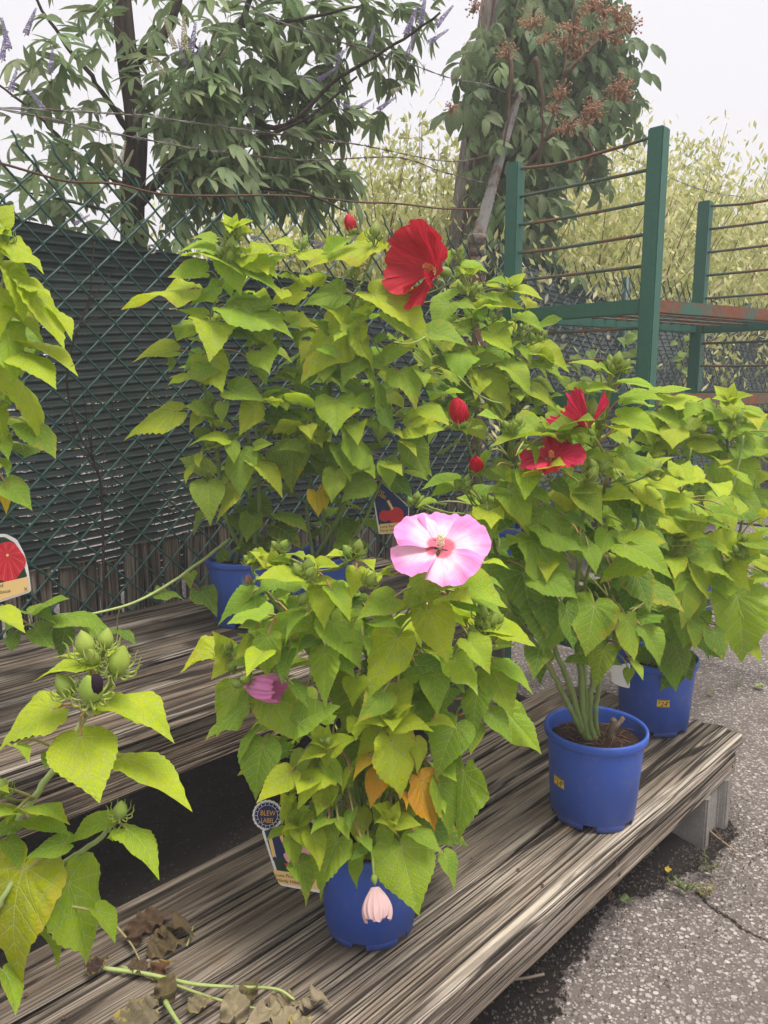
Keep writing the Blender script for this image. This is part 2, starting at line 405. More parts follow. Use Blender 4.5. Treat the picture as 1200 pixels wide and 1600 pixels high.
WITHER.base(WITHER.mix(_n, (.66, .36, .40), (.82, .66, .60))); WITHER.bump(_n, .7, .004); WITHER.trans(.25); WITHER = WITHER.m
CRUSH = plain('cream_stamen', (.85, .74, .50), .7, .2, 0, .2, 90)
STAM_Y = plain('orange_stamen', (.85, .36, .12), .7, .2, 0, .25, 90)
def bud_m():
    g = Gm('bud_skin', .5, .3); x, y, z = g.xyz(g.coord('Object')); n = g.noise(g.coord('Object'), 60., 4)
    g.base(g.hsv(g.ocol(), .5, 1., n * .7 + .65)); g.bump(n, .3, .002); g.trans(.15); return g.m
BUD = bud_m()
WHITE = plain('tag_white', (.80, .79, .77), .35, .4); NAVY = plain('print_navy', (.012, .025, .11), .35, .4)
YEL = plain('print_yellow', (.83, .58, .24), .35, .4); STICK = plain('sticker_yellow', (.82, .55, .05), .45, .3)
INK = plain('print_black', (.012, .011, .012), .4, .4); GOLD = plain('print_gold', (.80, .46, .06), .35, .4)
PGREEN = plain('print_dark_green', (.015, .045, .022), .35, .4, 0, .5, 60); PREDP = plain('print_red', (.62, .03, .045), .35, .4, 0, .3, 40)
PPINKP = plain('print_pink', (.80, .42, .50), .35, .4, 0, .2, 40); STEEL = plain('grommet_metal', (.28, .27, .22), .45, .5, .7)
PURPLE = plain('violet_florets', (.34, .29, .48), .7, .2, 0, .35, 80); CREAM = plain('cream_florets', (.48, .45, .30), .75, .2, 0, .3, 80)
ORANGE = plain('orange_florets', (.40, .22, .13), .7, .2, 0, .4, 80)

# ================================================================== GROUND
v = [(x, y, 0) for x, y in ((-250, -60), (250, -60), (250, 400), (-250, 400))]
tag(obj('ground', mesh('ground', v, [(0, 1, 2, 3)], False, ASPH)), kind='structure')
def patch(name, s0, s1, t0, t1, ds, dt, mat, seed):
    ns, nt = int((s1 - s0) / ds), int((t1 - t0) / dt); P = []
    S_, T_ = np.meshgrid(np.linspace(s0, s1, ns), np.linspace(t0, t1, nt), indexing='ij')
    e = np.interp(S_, SOIL_S, SOIL_T) + .10 * (vnoise(S_ * 2.3, T_ * 0, seed) - .5) + .05 * (vnoise(S_ * 9, T_ * 7, seed + 1) - .5)
    k = sstep(0., .16, T_ - e); cover = sstep(-.07, .10, T_ - e)
    h = .0035 + k * (.014 * vnoise(S_ * 30, T_ * 30, seed + 2) + .012 * vnoise(S_ * 8, T_ * 8, seed + 3))
    for i in range(ns):
        for j in range(nt): P.append(bw(S_[i, j], T_[i, j], h[i, j]))
    me = mesh(name, P, grid_faces(ns, nt), True, mat); me.attributes.new('cover', 'FLOAT', 'POINT').data.foreach_set('value', cover.ravel()); return me
SOIL_S = [st(atz(x, y, 0))[0] for x, y in ((760, 1600), (870, 1500), (985, 1400), (1090, 1345), (1150, 1300))] + [2.62, 2.8, 3.4]
SOIL_T = [st(atz(x, y, 0))[1] for x, y in ((800, 1600), (895, 1500), (1005, 1400), (1110, 1350), (1172, 1300))] + [1.0, 1.9, 2.6]
tag(obj('soil_strip', patch('soil_strip', -1.0, 3.4, .40, 3.0, .024, .014, SOIL, 5)), kind='structure')

# loose grit lying on the soil edge and asphalt
def grit():
    mb = MB(); r2 = random.Random(4)
    for i in range(4200):
        s = r2.uniform(.2, 3.2); t = float(np.interp(s, SOIL_S, SOIL_T)) + r2.gauss(.02, .09); q = r2.uniform(.0016, .0046) * (1.4 if r2.random() < .1 else 1)
        c = bw(s, t, .004 + (.012 if t > .66 else 0)); a = r2.random() * 6
        vv = [c + Vector((math.cos(a + k * 2.1) * q * r2.uniform(.7, 1.3), math.sin(a + k * 2.1) * q * r2.uniform(.7, 1.3), -.002)) for k in range(3)] + [c + Vector((0, 0, q * r2.uniform(.5, 1.)))]
        mb.add(vv, [(0, 1, 3), (1, 2, 3), (2, 0, 3), (2, 1, 0)])
    return mb.mesh('loose_grit', False, plain('grit_stone', (.13, .11, .10), .9, .2, 0, .8, 300))
tag(obj('loose_grit', grit()), 'loose grit scattered along the edge of the dark soil', 'grit', kind='stuff')

# ================================================================== BENCH
def plank_mesh(name, s0, s1, t0, t1, z0, z1, seed, mat, rough=1., ds=.022, ragged=0.):
    r = .0095 if z1 - z0 > .05 else .004; st_ = .0026
    edge_r = r
    prof = []                                                        # back-bottom -> back-top -> front-top -> front-bottom
    def seg(a, b, n): return [(a[0] + (b[0] - a[0]) * i / n, a[1] + (b[1] - a[1]) * i / n) for i in range(n)]
    prof += seg((t1, z0), (t1, z1 - r), 6)
    prof += [(t1 - r * (1 - math.cos(a)), z1 - r + r * math.sin(a)) for a in (0, .5, 1.0)]
    prof += seg((t1 - r, z1), (t0 + r, z1), max(8, int((t1 - t0) / st_)))
    prof += [(t0 + r - r * math.sin(a), z1 - r + r * math.cos(a)) for a in (.1, .5, 1., 1.5)]
    prof += seg((t0, z1 - r), (t0, z0), max(6, int((z1 - z0) / .003)))
    prof += seg((t0, z0), (t1, z0), 4)
    pr = np.array(prof); m = len(prof)
    dif = np.linalg.norm(np.diff(np.vstack([pr, pr[:1]]), axis=0), axis=1); per = np.concatenate([[0], np.cumsum(dif)[:-1]])
    nx = np.roll(pr, -1, 0) - np.roll(pr, 1, 0); nrm = np.stack([nx[:, 1], -nx[:, 0]], 1); nrm /= np.linalg.norm(nrm, axis=1)[:, None] + 1e-9
    cen = pr.mean(0); sg = np.sign(((pr - cen) * nrm).sum(1)); nrm *= np.where(sg == 0, 1, sg)[:, None]
    ns = max(4, int((s1 - s0) / ds)); ss = np.linspace(s0, s1, ns)
    Sg, Pg = np.meshgrid(ss, per, indexing='ij'); q = Sg * 1.6 + seed * 3.1; wob = Pg + .012 * (vnoise(Sg * 1.7, Pg * 6, seed + 5) - .5)
    g1 = vnoise(q * 2.2, wob * 240, seed); g2 = vnoise(q * 1.3 + 7, wob * 95, seed + 1); g3 = vnoise(q * 7, wob * 400, seed + 2)
    crk = sstep(.74, .86, vnoise(q * 1.3 + 3, wob * 70, seed + 3)) * .8 + (1 - sstep(.01, .055, abs(vnoise(q * .5 + 9, wob * 22, seed + 4) - .5))) * sstep(.5, .62, vnoise(q * .6, wob * 9, seed + 6))
    crk = np.clip(crk, 0, 1)
    d = rough * (.0034 * (g1 - .5) + .0045 * (g2 - .5) + .0014 * (g3 - .5) - .0055 * crk)
    d = np.minimum(d, .0035)
    # worn front corner
    cdist = np.hypot(pr[:, 0] - t0, pr[:, 1] - z1); edge = np.exp(-(cdist / .022) ** 2)
    chip = sstep(.5, .85, vnoise(ss * 5, ss * 0, seed + 8))[:, None] * edge[None, :]
    d = d - chip * .008 * rough
    V = np.zeros((ns, m, 3))
    tt = pr[None, :, 0] + nrm[None, :, 0] * d; zz = pr[None, :, 1] + nrm[None, :, 1] * d
    sx = Sg.copy()
    if ragged: sx[-1] += ragged * (vnoise(per * 40, per * 0, seed + 9) - .5)
    V[:, :, 0] = U.x * sx + NV.x * tt; V[:, :, 1] = U.y * sx + NV.y * tt; V[:, :, 2] = zz
    me = bpy.data.meshes.new(name); F = grid_faces(ns, m, True) + [tuple(range(m)), tuple((ns - 1) * m + k for k in range(m))[::-1]]
    me.from_pydata(V.reshape(-1, 3).tolist(), [], F); me.update()
    me.polygons.foreach_set('use_smooth', [True] * (len(F) - 2) + [False] * 2)
    ga = me.attributes.new('grain', 'FLOAT_VECTOR', 'POINT'); ga.data.foreach_set('vector', np.stack([Sg, Pg, np.full_like(Sg, seed * 1.7)], -1).ravel())
    me.attributes.new('crack', 'FLOAT', 'POINT').data.foreach_set('value', crk.ravel())
    me.attributes.new('edge', 'FLOAT', 'POINT').data.foreach_set('value', (np.ones((ns, 1)) * edge[None, :]).ravel())
    me.materials.append(mat); return me
H1, H2 = .295, .555
low = empty('plank_bench', bw(1.0, 1.1, 0), 'low weathered plank bench step with pale worn front edge on concrete blocks', 'bench')
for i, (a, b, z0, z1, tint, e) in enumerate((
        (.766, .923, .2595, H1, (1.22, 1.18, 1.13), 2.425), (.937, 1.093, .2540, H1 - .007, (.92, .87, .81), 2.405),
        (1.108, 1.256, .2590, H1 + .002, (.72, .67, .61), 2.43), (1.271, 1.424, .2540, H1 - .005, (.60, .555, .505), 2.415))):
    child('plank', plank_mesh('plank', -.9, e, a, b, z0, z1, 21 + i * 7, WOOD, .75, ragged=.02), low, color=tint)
child('fascia_board', plank_mesh('fascia_board', -.9, 2.412, .7790, .822, .1685, .2545, 57, WOOD, .55), low, color=(1.16, 1.13, 1.09))
child('rear_board', plank_mesh('rear_board', -.9, 2.41, 1.378, 1.418, .1685, .2525, 63, WOOD_D, .55, ds=.06), low)
for q in (-.35, .15, 1.2, 2.268): child('cross_beam', MB().box(bw(q, 1.100, .2110), U, NV, Vector((0, 0, 1)), .045, .275, .0425).mesh('cross_beam', False, POLEW), low)
# nail heads along the boards
nail = MB().lathe([(0, .0012), (.0035, .0012), (.0042, 0)], 8).mesh('nail', True, RUSTW)
for s in (.45, 1.33, 2.24):
    for t in (.81, .88, .98, 1.05, 1.15, 1.21, 1.31, 1.38):
        child('nail', nail, low, matrix=Matrix.Translation(bw(s + rnd.uniform(-.03, .03), t, H1 + .0035)))
mface = basis(U, -NV).to_4x4()
for s, z in ((1.62, .265), (1.64, .225), (2.38, .268), (2.385, .228)):
    m = mface.copy(); m.translation = bw(s, .7785, z - .035); child('nail', nail, low, matrix=m @ Matrix.Scale(1.4, 4))
up = empty('plank_bench', bw(1.0, 2.1, 0), 'higher plank step toned dark for damp and shade along the chain link fence', 'bench')
for i, (a, b) in enumerate(((1.655, 1.838), (1.850, 2.026), (2.038, 2.215), (2.228, 2.405), (2.418, 2.585))):
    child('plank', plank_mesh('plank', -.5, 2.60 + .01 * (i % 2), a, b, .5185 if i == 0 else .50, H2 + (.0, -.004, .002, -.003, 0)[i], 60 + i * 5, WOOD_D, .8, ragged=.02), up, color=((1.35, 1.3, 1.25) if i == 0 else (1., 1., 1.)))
child('fascia_board', plank_mesh('fascia_board', -.5, 2.590, 1.668, 1.71, .384, .5135, 97, WOOD_D, .6), up, color=(1.25, 1.2, 1.15))
for q in (-.35, 1.0, 2.42): child('cross_beam', MB().box(bw(q, 2.145, .4350), U, NV, Vector((0, 0, 1)), .045, .43, .0655).mesh('cross_beam', False, POLEW), up)
# concrete blocks
def block_mesh(h=.2005):
    w, l, th, fl = .095, .195, .033, .024
    out = [(-w, -l), (w, -l), (w, l), (-w, l)]
    # outline with the hollow ends of a stretcher block
    o = [(-w, -l), (-w + th, -l), (-w + th + .008, -l + fl), (w - th - .008, -l + fl), (w - th, -l), (w, -l), (w, l), (w - th, l), (w - th - .008, l - fl), (-w + th + .008, l - fl), (-w + th, l), (-w, l)]
    v = [(x, y, 0) for x, y in o] + [(x, y, h) for x, y in o]; n = len(o)
    f = [tuple(range(n))[::-1], tuple(range(n, 2 * n))] + [(i, (i + 1) % n, n + (i + 1) % n, n + i) for i in range(n)]
    me = mesh('concrete_block', v, f, False, CONC)
    import bmesh
    bm = bmesh.new(); bm.from_mesh(me); bmesh.ops.bevel(bm, geom=[e for e in bm.edges if abs(e.verts[0].co.z - e.verts[1].co.z) > .1], offset=.005, segments=2, affect='EDGES'); bm.to_mesh(me); bm.free()
    return me
bm_ = block_mesh()
mrot = basis(U, Vector((0, 0, 1))).to_4x4()
def block(s, t, z, label, group=None):
    m = mrot.copy(); m.translation = bw(s, t, z - (.0335 if z < .01 else 0)); tag(obj('concrete_block', bm_, matrix=m), label, 'block', group)
block(2.268, .965, .001, 'grey concrete block under the worn end of the low bench')
block(2.268, 1.27, .001, 'grey concrete block under the rear boards at the low bench end')
block(.15, .965, .001, 'grey concrete block in the shade under the low bench middle')
for s, a in ((-.35, 'near'), (2.42, 'far')):
    for k in range(2): block(s, 1.93, .001 + k * .1675, ('lower' if k == 0 else 'upper') + ' concrete block of the stack under the %s end of the higher step' % a)

# ================================================================== FENCE
TF = 2.63
def fs(px):                                       # where the fence crosses an image column
    p = att(px, 604, TF); return st(p)[0]
FS0, FS1, FTOP, FBOT = .35, 8.6, 2.125, .42
fence = empty('chain_link_fence', bw(2.5, TF, 0), 'dark green vinyl chain link fence with loose wire ends on top', 'fence')
D = .118; WR = .0042
def wire_mesh(flip):
    n = int((FTOP - FBOT) / (D / 2)); pts = []
    top = FTOP
    for i in range(n + 1):
        z = top - i * D / 2; x = (D / 2 + .004) * ((i + flip) % 2); off = .004 if ((i + flip) % 2) else -.004
        k = .0065
        if i > 0: pts.append(Vector((x + (k if (i + flip) % 2 == 0 else -k), off * .6, z + .007)))
        pts.append(Vector((x, off, z)))
        if i < n: pts.append(Vector((x + (k if (i + flip) % 2 == 0 else -k), off * .6, z - .007)))
    x0 = pts[0].x; sgn = 1 if x0 > .01 else -1
    pts = [Vector((x0 + sgn * .012, .003, top + .040)), Vector((x0 + sgn * .002, -.004, top + .018))] + pts
    return MB().tube(pts, WR, 5, False).mesh('wire', True, LINK)
wm = wire_mesh(0)
rf = basis(U, Vector((0, 0, 1))).to_4x4()
nw = int((FS1 - FS0) / (D / 2))
for i in range(nw):
    s = FS0 + i * D / 2; m = rf.copy()
    bul = .035 * math.sin(s * 1.9) * .5
    m.translation = bw(s, TF + bul, (.0 if i % 2 == 0 else -D / 2) + .012 * math.sin(s * 2.3) - (.05 * max(0, s - 4.5) * .0))
    child('wire', wm, fence, matrix=m)
# posts: a rusty pipe with a barbed wire arm, and plain ones further off
PS = fs(757)
pp = [bw(PS, TF + .07, 0), bw(PS, TF + .07, 2.16)]
post = child('post', MB().tube([pp[0], pp[0].lerp(pp[1], .5), pp[1]], .047, 14).mesh('post', True, OLDP), fence)
mbj = MB()
for z, r in ((2.03, .054), (2.10, .050), (2.17, .054)): mbj.tube([bw(PS, TF + .07, z - .03), bw(PS, TF + .07, z - .02), bw(PS, TF + .07, z + .02), bw(PS, TF + .07, z + .03)], [r * .8, r, r, r * .8], 14)
child('post_cap', mbj.mesh('post_cap', True, GALV), post)
armA = bw(PS, TF + .07, 2.17); armB = att(812, 137, TF + .10)
child('barb_arm', MB().tube([armA, armA.lerp(armB, .5), armB], [.036, .026, .024], 4).mesh('barb_arm', False, GALV), post)
for px in (985, 1170): child('post', MB().tube([bw(fs(px), TF + .07, 0), bw(fs(px), TF + .07, 2.14)], .03, 10).mesh('post', True, LINK), fence)
# rusty tension wire woven through the top
tw = [att(x, y, TF - .012) for x, y in ((-60, 243), (0, 255), (60, 272), (110, 284), (180, 287), (250, 303), (330, 306), (420, 305), (500, 309), (560, 316), (620, 318), (690, 326), (750, 327))]
child('tension_wire', MB().tube(spline(tw, 5), .0042, 6).mesh('tension_wire', True, RUSTW), fence)

# barbed wire strands
def barbed(pts, label):
    path = spline(pts, 10); mb = MB(); L = 0; nextb = .06
    for ph in (0, math.pi):
        q = []; acc = 0
        for i, p in enumerate(path):
            if i: acc += (p - path[i - 1]).length
            a = acc / .035 + ph; q.append(p + Vector((0, math.cos(a), math.sin(a))) * .0024)
        mb.tube(q, .0020, 4, False)
    for i in range(1, len(path)):
        sg = (path[i] - path[i - 1]); L += sg.length
        if L > nextb:
            nextb += .13; p = path[i]; d = sg.normalized()
            mb.tube([p + d * .006 * math.sin(a) + Vector((0, math.cos(a) * .005, math.sin(a) * .005)) for a in np.linspace(0, 9, 12)], .0018, 4)
            for k in range(2):
                w = Vector((rnd.uniform(-.4, .4), rnd.uniform(-1, 1), rnd.uniform(-1, 1))).normalized() * .022
                mb.tube([p - w, p + w], .0016, 4)
    tag(obj('barbed_wire', mb.mesh('barbed_wire', True, GALV)), label, 'wire')
TW = TF + .09
barbed([att(x, y, TW) for x, y in ((330, -30), (425, 28), (520, 62), (620, 92), (700, 121), (760, 133), (806, 152), (850, 172))], 'highest barbed wire strand running up to the tip of the angled arm')
barbed([att(x, y, TW) for x, y in ((-60, 166), (60, 171), (210, 180), (290, 190), (420, 208), (560, 226), (700, 252), (778, 240))], 'barbed wire strand fixed to the middle of the angled arm')
barbed([att(x, y, TW) for x, y in ((-60, 160), (60, 182), (160, 205), (250, 222), (330, 236), (480, 250), (620, 246), (690, 268), (765, 288))], 'lowest barbed wire strand sagging across the violet flowered tree')
barbed([att(x, y, TW) for x, y in ((812, 152), (905, 205), (965, 236), (1045, 277), (1110, 300), (1170, 308), (1240, 312))], 'barbed wire strand beyond the green rack before the pale willows')

# shade cloth behind the links
def cloth(name, s0, s1, ztop, zbot, t, tone, label, grommets, seed, fold=.02):
    ns, nz = int((s1 - s0) / .045), int(1.6 / .022); P = []; A = []; H = []
    for i in range(ns):
        s = s0 + (s1 - s0) * i / (ns - 1); zt = ztop(s); zb = zbot(s)
        for j in range(nz):
            k = j / (nz - 1); z = zb + (zt - zb) * k
            w = fold * (vnoise(s * 1.7, z * 2.1, seed) - .5) * 2 + fold * .5 * (vnoise(s * 1.2, z * 9 + s * 1.4, seed + 1) - .5) + .004 * (vnoise(s * 9, z * 26, seed + 2) - .5)
            P.append(bw(s, t + w + .05 * (1 - k) * 0, z)); sag = .03 * math.sin(s * 2.2 + seed) + .02 * (vnoise(s * 2, z * 2, seed + 3) - .5); A += [s, z + sag, tone]; H.append(1. if (zt - z) < .14 else 0.)
    me = mesh(name, P, grid_faces(ns, nz), True, CLOTH)
    me.attributes.new('cloth', 'FLOAT_VECTOR', 'POINT').data.foreach_set('vector', A)
    me.attributes.new('hem', 'FLOAT', 'POINT').data.foreach_set('value', H)
    e = empty(name, bw((s0 + s1) / 2, t, 0), label, 'cloth')
    child('sheet', me, e)
    rg = MB()
    for k in range(12):
        a = 2 * math.pi * k / 12
    for gs, gz in grommets:
        m = rf.copy(); m.translation = bw(gs, t - .02, gz)
        ring = MB(); R1, r1 = .015, .0045; vv = [Vector(((R1 + r1 * math.cos(b)) * math.cos(a), r1 * math.sin(b) - .004, (R1 + r1 * math.cos(b)) * math.sin(a))) for a in np.linspace(0, 2 * math.pi, 16, endpoint=False) for b in np.linspace(0, 2 * math.pi, 6, endpoint=False)]
        f = [(i * 6 + j, i * 6 + (j + 1) % 6, ((i + 1) % 16) * 6 + (j + 1) % 6, ((i + 1) % 16) * 6 + j) for i in range(16) for j in range(6)]
        child('grommet', ring.add(vv, f).mesh('grommet', True, STEEL), e, matrix=m)
g1 = att(267, 790, TF + .06); g2 = att(235, 390, TF + .06)
cloth('shade_cloth', .3, PS - .06, lambda s: 1.90 + .035 * math.sin(s * 2.1 + .3) - .05 * max(0, s - 2.3), lambda s: .60, TF + .075, .0,
      'dark green woven privacy cloth with light slits behind the chain links', [(st(g1)[0], g1.z), (st(g2)[0], g2.z)], 31)
def ztop2(s):
    a = s - PS
    return 2.16 - .16 * sstep(.5, 1.3, a) + .06 * math.sin(a * 2.4) - .12 * (1 - sstep(.0, .35, a))
cloth('shade_cloth', PS + .10, 8.5, ztop2, lambda s: .45, TF + .085, 1.25, 'grey blue sagging privacy cloth with a rounded top edge behind the green rack', [], 47, .06)

# old wooden pickets at the foot of the fence
pk = empty('picket_fence', bw(2.5, TF + .13, 0), 'row of short grey wooden pickets at the foot of the fence', 'fence')
pmesh = []
def picket_mesh(seed):
    h, w = .42, .072
    me = plank_mesh('picket', 0, h, -w / 2, w / 2, 0, .018, seed, PICK, .5, ds=.02)
    M = basis(U, Vector((0, 0, 1))).to_4x4().inverted()      # to local bench axes
    me.transform(M)                                          # x along, y across, z up
    T = Matrix(((0, 1, 0, 0), (0, 0, -1, 0), (1, 0, 0, 0), (0, 0, 0, 1)))
    me.transform(T); return me
for k in range(5): pmesh.append(picket_mesh(80 + k))
s = .35; k = 0
while s < 4.3:
    m = rf @ Matrix.Rotation(rnd.uniform(-.03, .03), 4, 'Y'); hz = .44 + .05 * (vnoise(s * 3, 0, 3) - .5) + rnd.uniform(-.018, .018) + (.06 if 1.35 < s < 2.1 else 0) - .05
    m.translation = bw(s, TF + .045, hz - .07)
    child('picket', pmesh[k % 5], pk, matrix=m, color=[(1, 1, 1), (.8, .78, .75), (1.15, 1.1, 1.05)][k % 3]); k += 1; s += .082 + rnd.uniform(0, .008)
for z in (.48,): child('rail', MB().box(bw(2.3, TF + .085, z), U, NV, Vector((0, 0, 1)), 2.05, .015, .03).mesh('rail', False, POLEW), pk)

# a dry sapling against the fence
sap = empty('dry_sapling', bw(fs(165), TF - .05, H2), 'thin leafless brown sapling rising against the dark cloth', 'sapling')
def tube_px(pts, t, r0, r1, mat, name, parent, color=None, n=6):
    w = spline([att(x, y, t) for x, y in pts], 6); L = len(w)
    return child(name, MB().tube(w, [r0 + (r1 - r0) * i / (L - 1) for i in range(L)], n).mesh(name, True, mat), parent, color=color)
DB = (.09, .06, .045)
tube_px([(163, 960), (160, 800), (153, 735), (125, 680), (106, 610), (108, 560), (125, 505), (140, 465), (143, 420), (148, 378)], TF - .05, .0055, .002, BARK, 'trunk', sap)
for br in ([(155, 745), (142, 700), (131, 620), (130, 605)], [(153, 740), (110, 675), (98, 650)], [(156, 760), (165, 700), (175, 640), (178, 610)], [(158, 780), (190, 720), (220, 690), (245, 672)], [(128, 500), (150, 460), (170, 432), (205, 400)], [(115, 530), (130, 505), (170, 490), (185, 480)], [(150, 735), (143, 690), (146, 640), (133, 610)]):
    tube_px(br, TF - .055, .0026, .001, BARK, 'twig', sap, n=4)

# ================================================================== GREEN RACK
Z3 = Vector((0, 0, 1))
rA, rB, rC = Vector((.521, 3.22, 0)), Vector((.940, 2.80, 0)), Vector((1.537, 3.858, 0)); rD = rB + rC - rA
rack = empty('plant_rack', (rA + rD) / 2, 'green painted steel plant rack with wire shelves and rust patches', 'rack')
def beam(name, a, b, w, h, mat, parent):
    x = (b - a).normalized(); y = Z3.cross(x) if abs(x.z) < .9 else Vector((rB - rA)).normalized(); y.normalize(); z = x.cross(y)
    me = MB().box((a + b) / 2, x, y, z, (b - a).length / 2, w / 2, h / 2).mesh(name, False, mat)
    import bmesh
    bm = bmesh.new(); bm.from_mesh(me); bmesh.ops.bevel(bm, geom=bm.edges[:], offset=min(w, h) * .09, segments=2, affect='EDGES'); bm.to_mesh(me); bm.free()
    return child(name, me, parent)
RT = 2.245; SHELVES = (.36, 1.325, 1.655)
for p, top in ((rA, RT), (rB, RT), (rC, RT), (rD, RT)):
    beam('post', p + Z3 * .002, p + Z3 * top, .056, .056, RACK, rack)
for z in SHELVES:
    off = Z3 * z; e = .03
    def ends(a, b): d = (b - a).normalized(); return a + d * e + off, b - d * e + off
    beam('shelf_beam', *ends(rA, rB), .03, .052, RACK, rack); beam('shelf_beam', *ends(rC, rD), .03, .052, RACK, rack)
    beam('shelf_beam', *ends(rB, rD), .03, .046, RUST, rack); beam('shelf_beam', *ends(rA, rC), .03, .046, RACK, rack)
    for k in range(1, 16):
        f = k / 16; a, b = rA.lerp(rC, f) + off + Z3 * .012, rB.lerp(rD, f) + off + Z3 * .012
        child('shelf_rod', MB().tube([a, b], .004, 5).mesh('shelf_rod', True, ROD), rack)
    for k in range(1, 5):
        f = k / 5; a, b = rA.lerp(rB, f) + off + Z3 * .004, rC.lerp(rD, f) + off + Z3 * .004
        child('shelf_rod', MB().tube([a, b], .004, 5).mesh('shelf_rod', True, ROD), rack)
for a, b in ((rA, rB), (rC, rD)):
    for k in range(18):
        z = RT - .022 - k * .107
        if any(abs(z - q) < .045 for q in SHELVES) or z < .1: continue
        dip = .018 if k == 0 else rnd.uniform(0, .006)
        pts = spline([a + Z3 * z, a.lerp(b, .35) + Z3 * (z - dip), a.lerp(b, .7) + Z3 * (z - dip * .6), b + Z3 * z], 4)
        child('side_rod', MB().tube(pts, .0062, 7).mesh('side_rod', True, ROD), rack)

# ================================================================== LEAF, BUD AND FLOWER SHAPES
_deg = np.array([0, 4, 9, 16, 26, 38, 52, 70, 90, 112, 132, 150, 164, 174, 180.])
_rad = np.array([1.0, .895, .805, .72, .645, .59, .535, .475, .425, .365, .30, .235, .155, .07, .03])
def leaf_mesh(name, seed, fold, droop, wave, wide=1., pucker=1., mat=LEAF, crumple=0.):
    rs = random.Random(seed); NA = 64; fr = (.10, .24, .40, .56, .72, .87, 1.0)
    V = [Vector((0, 0, 0))]; RM = [0.]; ph = rs.uniform(0, 6); asym = rs.uniform(-.05, .05)
    for j in range(NA + 1):
        k = 2 * j / NA - 1; th = math.copysign(abs(k) ** 1.3, k) * math.pi
        R0 = float(np.interp(abs(math.degrees(th)), _deg, _rad)) * (1 + asym * math.copysign(1, th) * min(1, abs(th)))
        for f in fr:
            r = R0 * f
            if f == 1. and 3 < j < NA - 3 and abs(k) > .06: r *= 1 + (.020 if j % 2 else -.014)
            x, y = r * math.cos(th), r * math.sin(th) * wide; ay = abs(y)
            z = fold * ay - droop * max(x, 0) ** 2 * .55 - droop * .5 * ay * ay + .12 * droop * min(x, 0)
            z += wave * f ** 2 * R0 * .22 * math.sin(th * 3.3 + ph) + wave * f ** 3 * .035 * math.sin(th * 9 + ph * 2)
            q = 6.2 * (x - .95 * ay)
            z += pucker * .017 * math.cos(2 * math.pi * (q - .5)) * min(1, f * 1.4) * min(1, ay * 7) * (1 - .5 * f)
            z += crumple * (.16 * math.sin(x * 7 + ph) * math.sin(y * 9 + ph) + .10 * math.sin(x * 15 + y * 11 + ph * 3))
            V.append(Vector((x, y, z))); RM.append(f)
    uv = [((p.x + .6) / 2, (p.y + 1) / 2) for p in V]
    n = len(fr); F = []
    for j in range(NA):
        a = 1 + j * n; b = a + n; F.append((0, a, b))
        for i in range(n - 1): F.append((a + i, a + i + 1, b + i + 1, b + i))
    tip = max(V, key=lambda p: p.x); L = math.hypot(tip.x, tip.z); c, s_ = tip.x / L, tip.z / L
    V = [Vector(((p.x * c + p.z * s_) / L, p.y, (-p.x * s_ + p.z * c) / L)) for p in V]
    me = mesh(name, V, F, True, mat); l = me.uv_layers.new(name='UVMap')
    for lo in me.loops: l.data[lo.index].uv = uv[lo.vertex_index]
    me.attributes.new('rim', 'FLOAT', 'POINT').data.foreach_set('value', RM)
    return me
_r = random.Random(3)
LEAVES = [leaf_mesh('leaf', 100 + i, _r.choice([-.12, .08, .2, .3, .38]), _r.uniform(.2, 1.0), _r.uniform(.2, 1.0), _r.uniform(.78, 1.10), _r.uniform(.7, 1.9)) for i in range(22)]
CURL = [leaf_mesh('leaf', 200 + i, .25, _r.uniform(1.2, 1.9), _r.uniform(.6, 1.1), 1., 1.3) for i in range(4)]
YOUNG = [leaf_mesh('leaf', 300 + i, _r.uniform(.2, .5), _r.uniform(.3, .9), .35, .86, .8) for i in range(5)]
DRIED = [leaf_mesh('withered_leaf', 400 + i, .3, .6, .9, .9, .6, DRY, 1.0) for i in range(4)]

def bud_mesh(pointed=.25, open_=0.):
    mb = MB(); n, m = 15, 8; v = []
    for i in range(m + 1):
        u = i / m; r = .44 * math.sin(math.pi * min(1, u * .90 + .10)) ** .85 * (1 - .42 * u) * 1.15 + (.14 * open_ * u)
        for k in range(n):
            a = 2 * math.pi * k / n; rr = r * (1 + .13 * abs(math.cos(2.5 * a)) - .07); v.append(Vector((rr * math.cos(a), rr * math.sin(a), u * (1 + pointed))))
    f = grid_faces(m + 1, n, True); 
    return mb.add(v, f).mesh('bud', True, BUD)
def bract_mesh():
    mb = MB()
    for k in range(11):
        a = 2 * math.pi * k / 11 + .2; d = Vector((math.cos(a), math.sin(a), 0))
        pts = [d * .12 + Vector((0, 0, .0)), d * .48 + Vector((0, 0, .04)), d * .68 + Vector((0, 0, .22)), d * .66 + Vector((0, 0, .5)), d * (.72 + .1 * math.sin(k * 5)) + Vector((0, 0, .72))]
        mb.tube(spline(pts, 3), [.05, .05, .048, .045, .043, .04, .038, .034, .03, .025, .018, .012, .006][:13], 4)
    return mb.mesh('bracts', True, BUD)
BUDM, BRACT = bud_mesh(), bract_mesh()
CROWN = bud_mesh(.05, 1.)
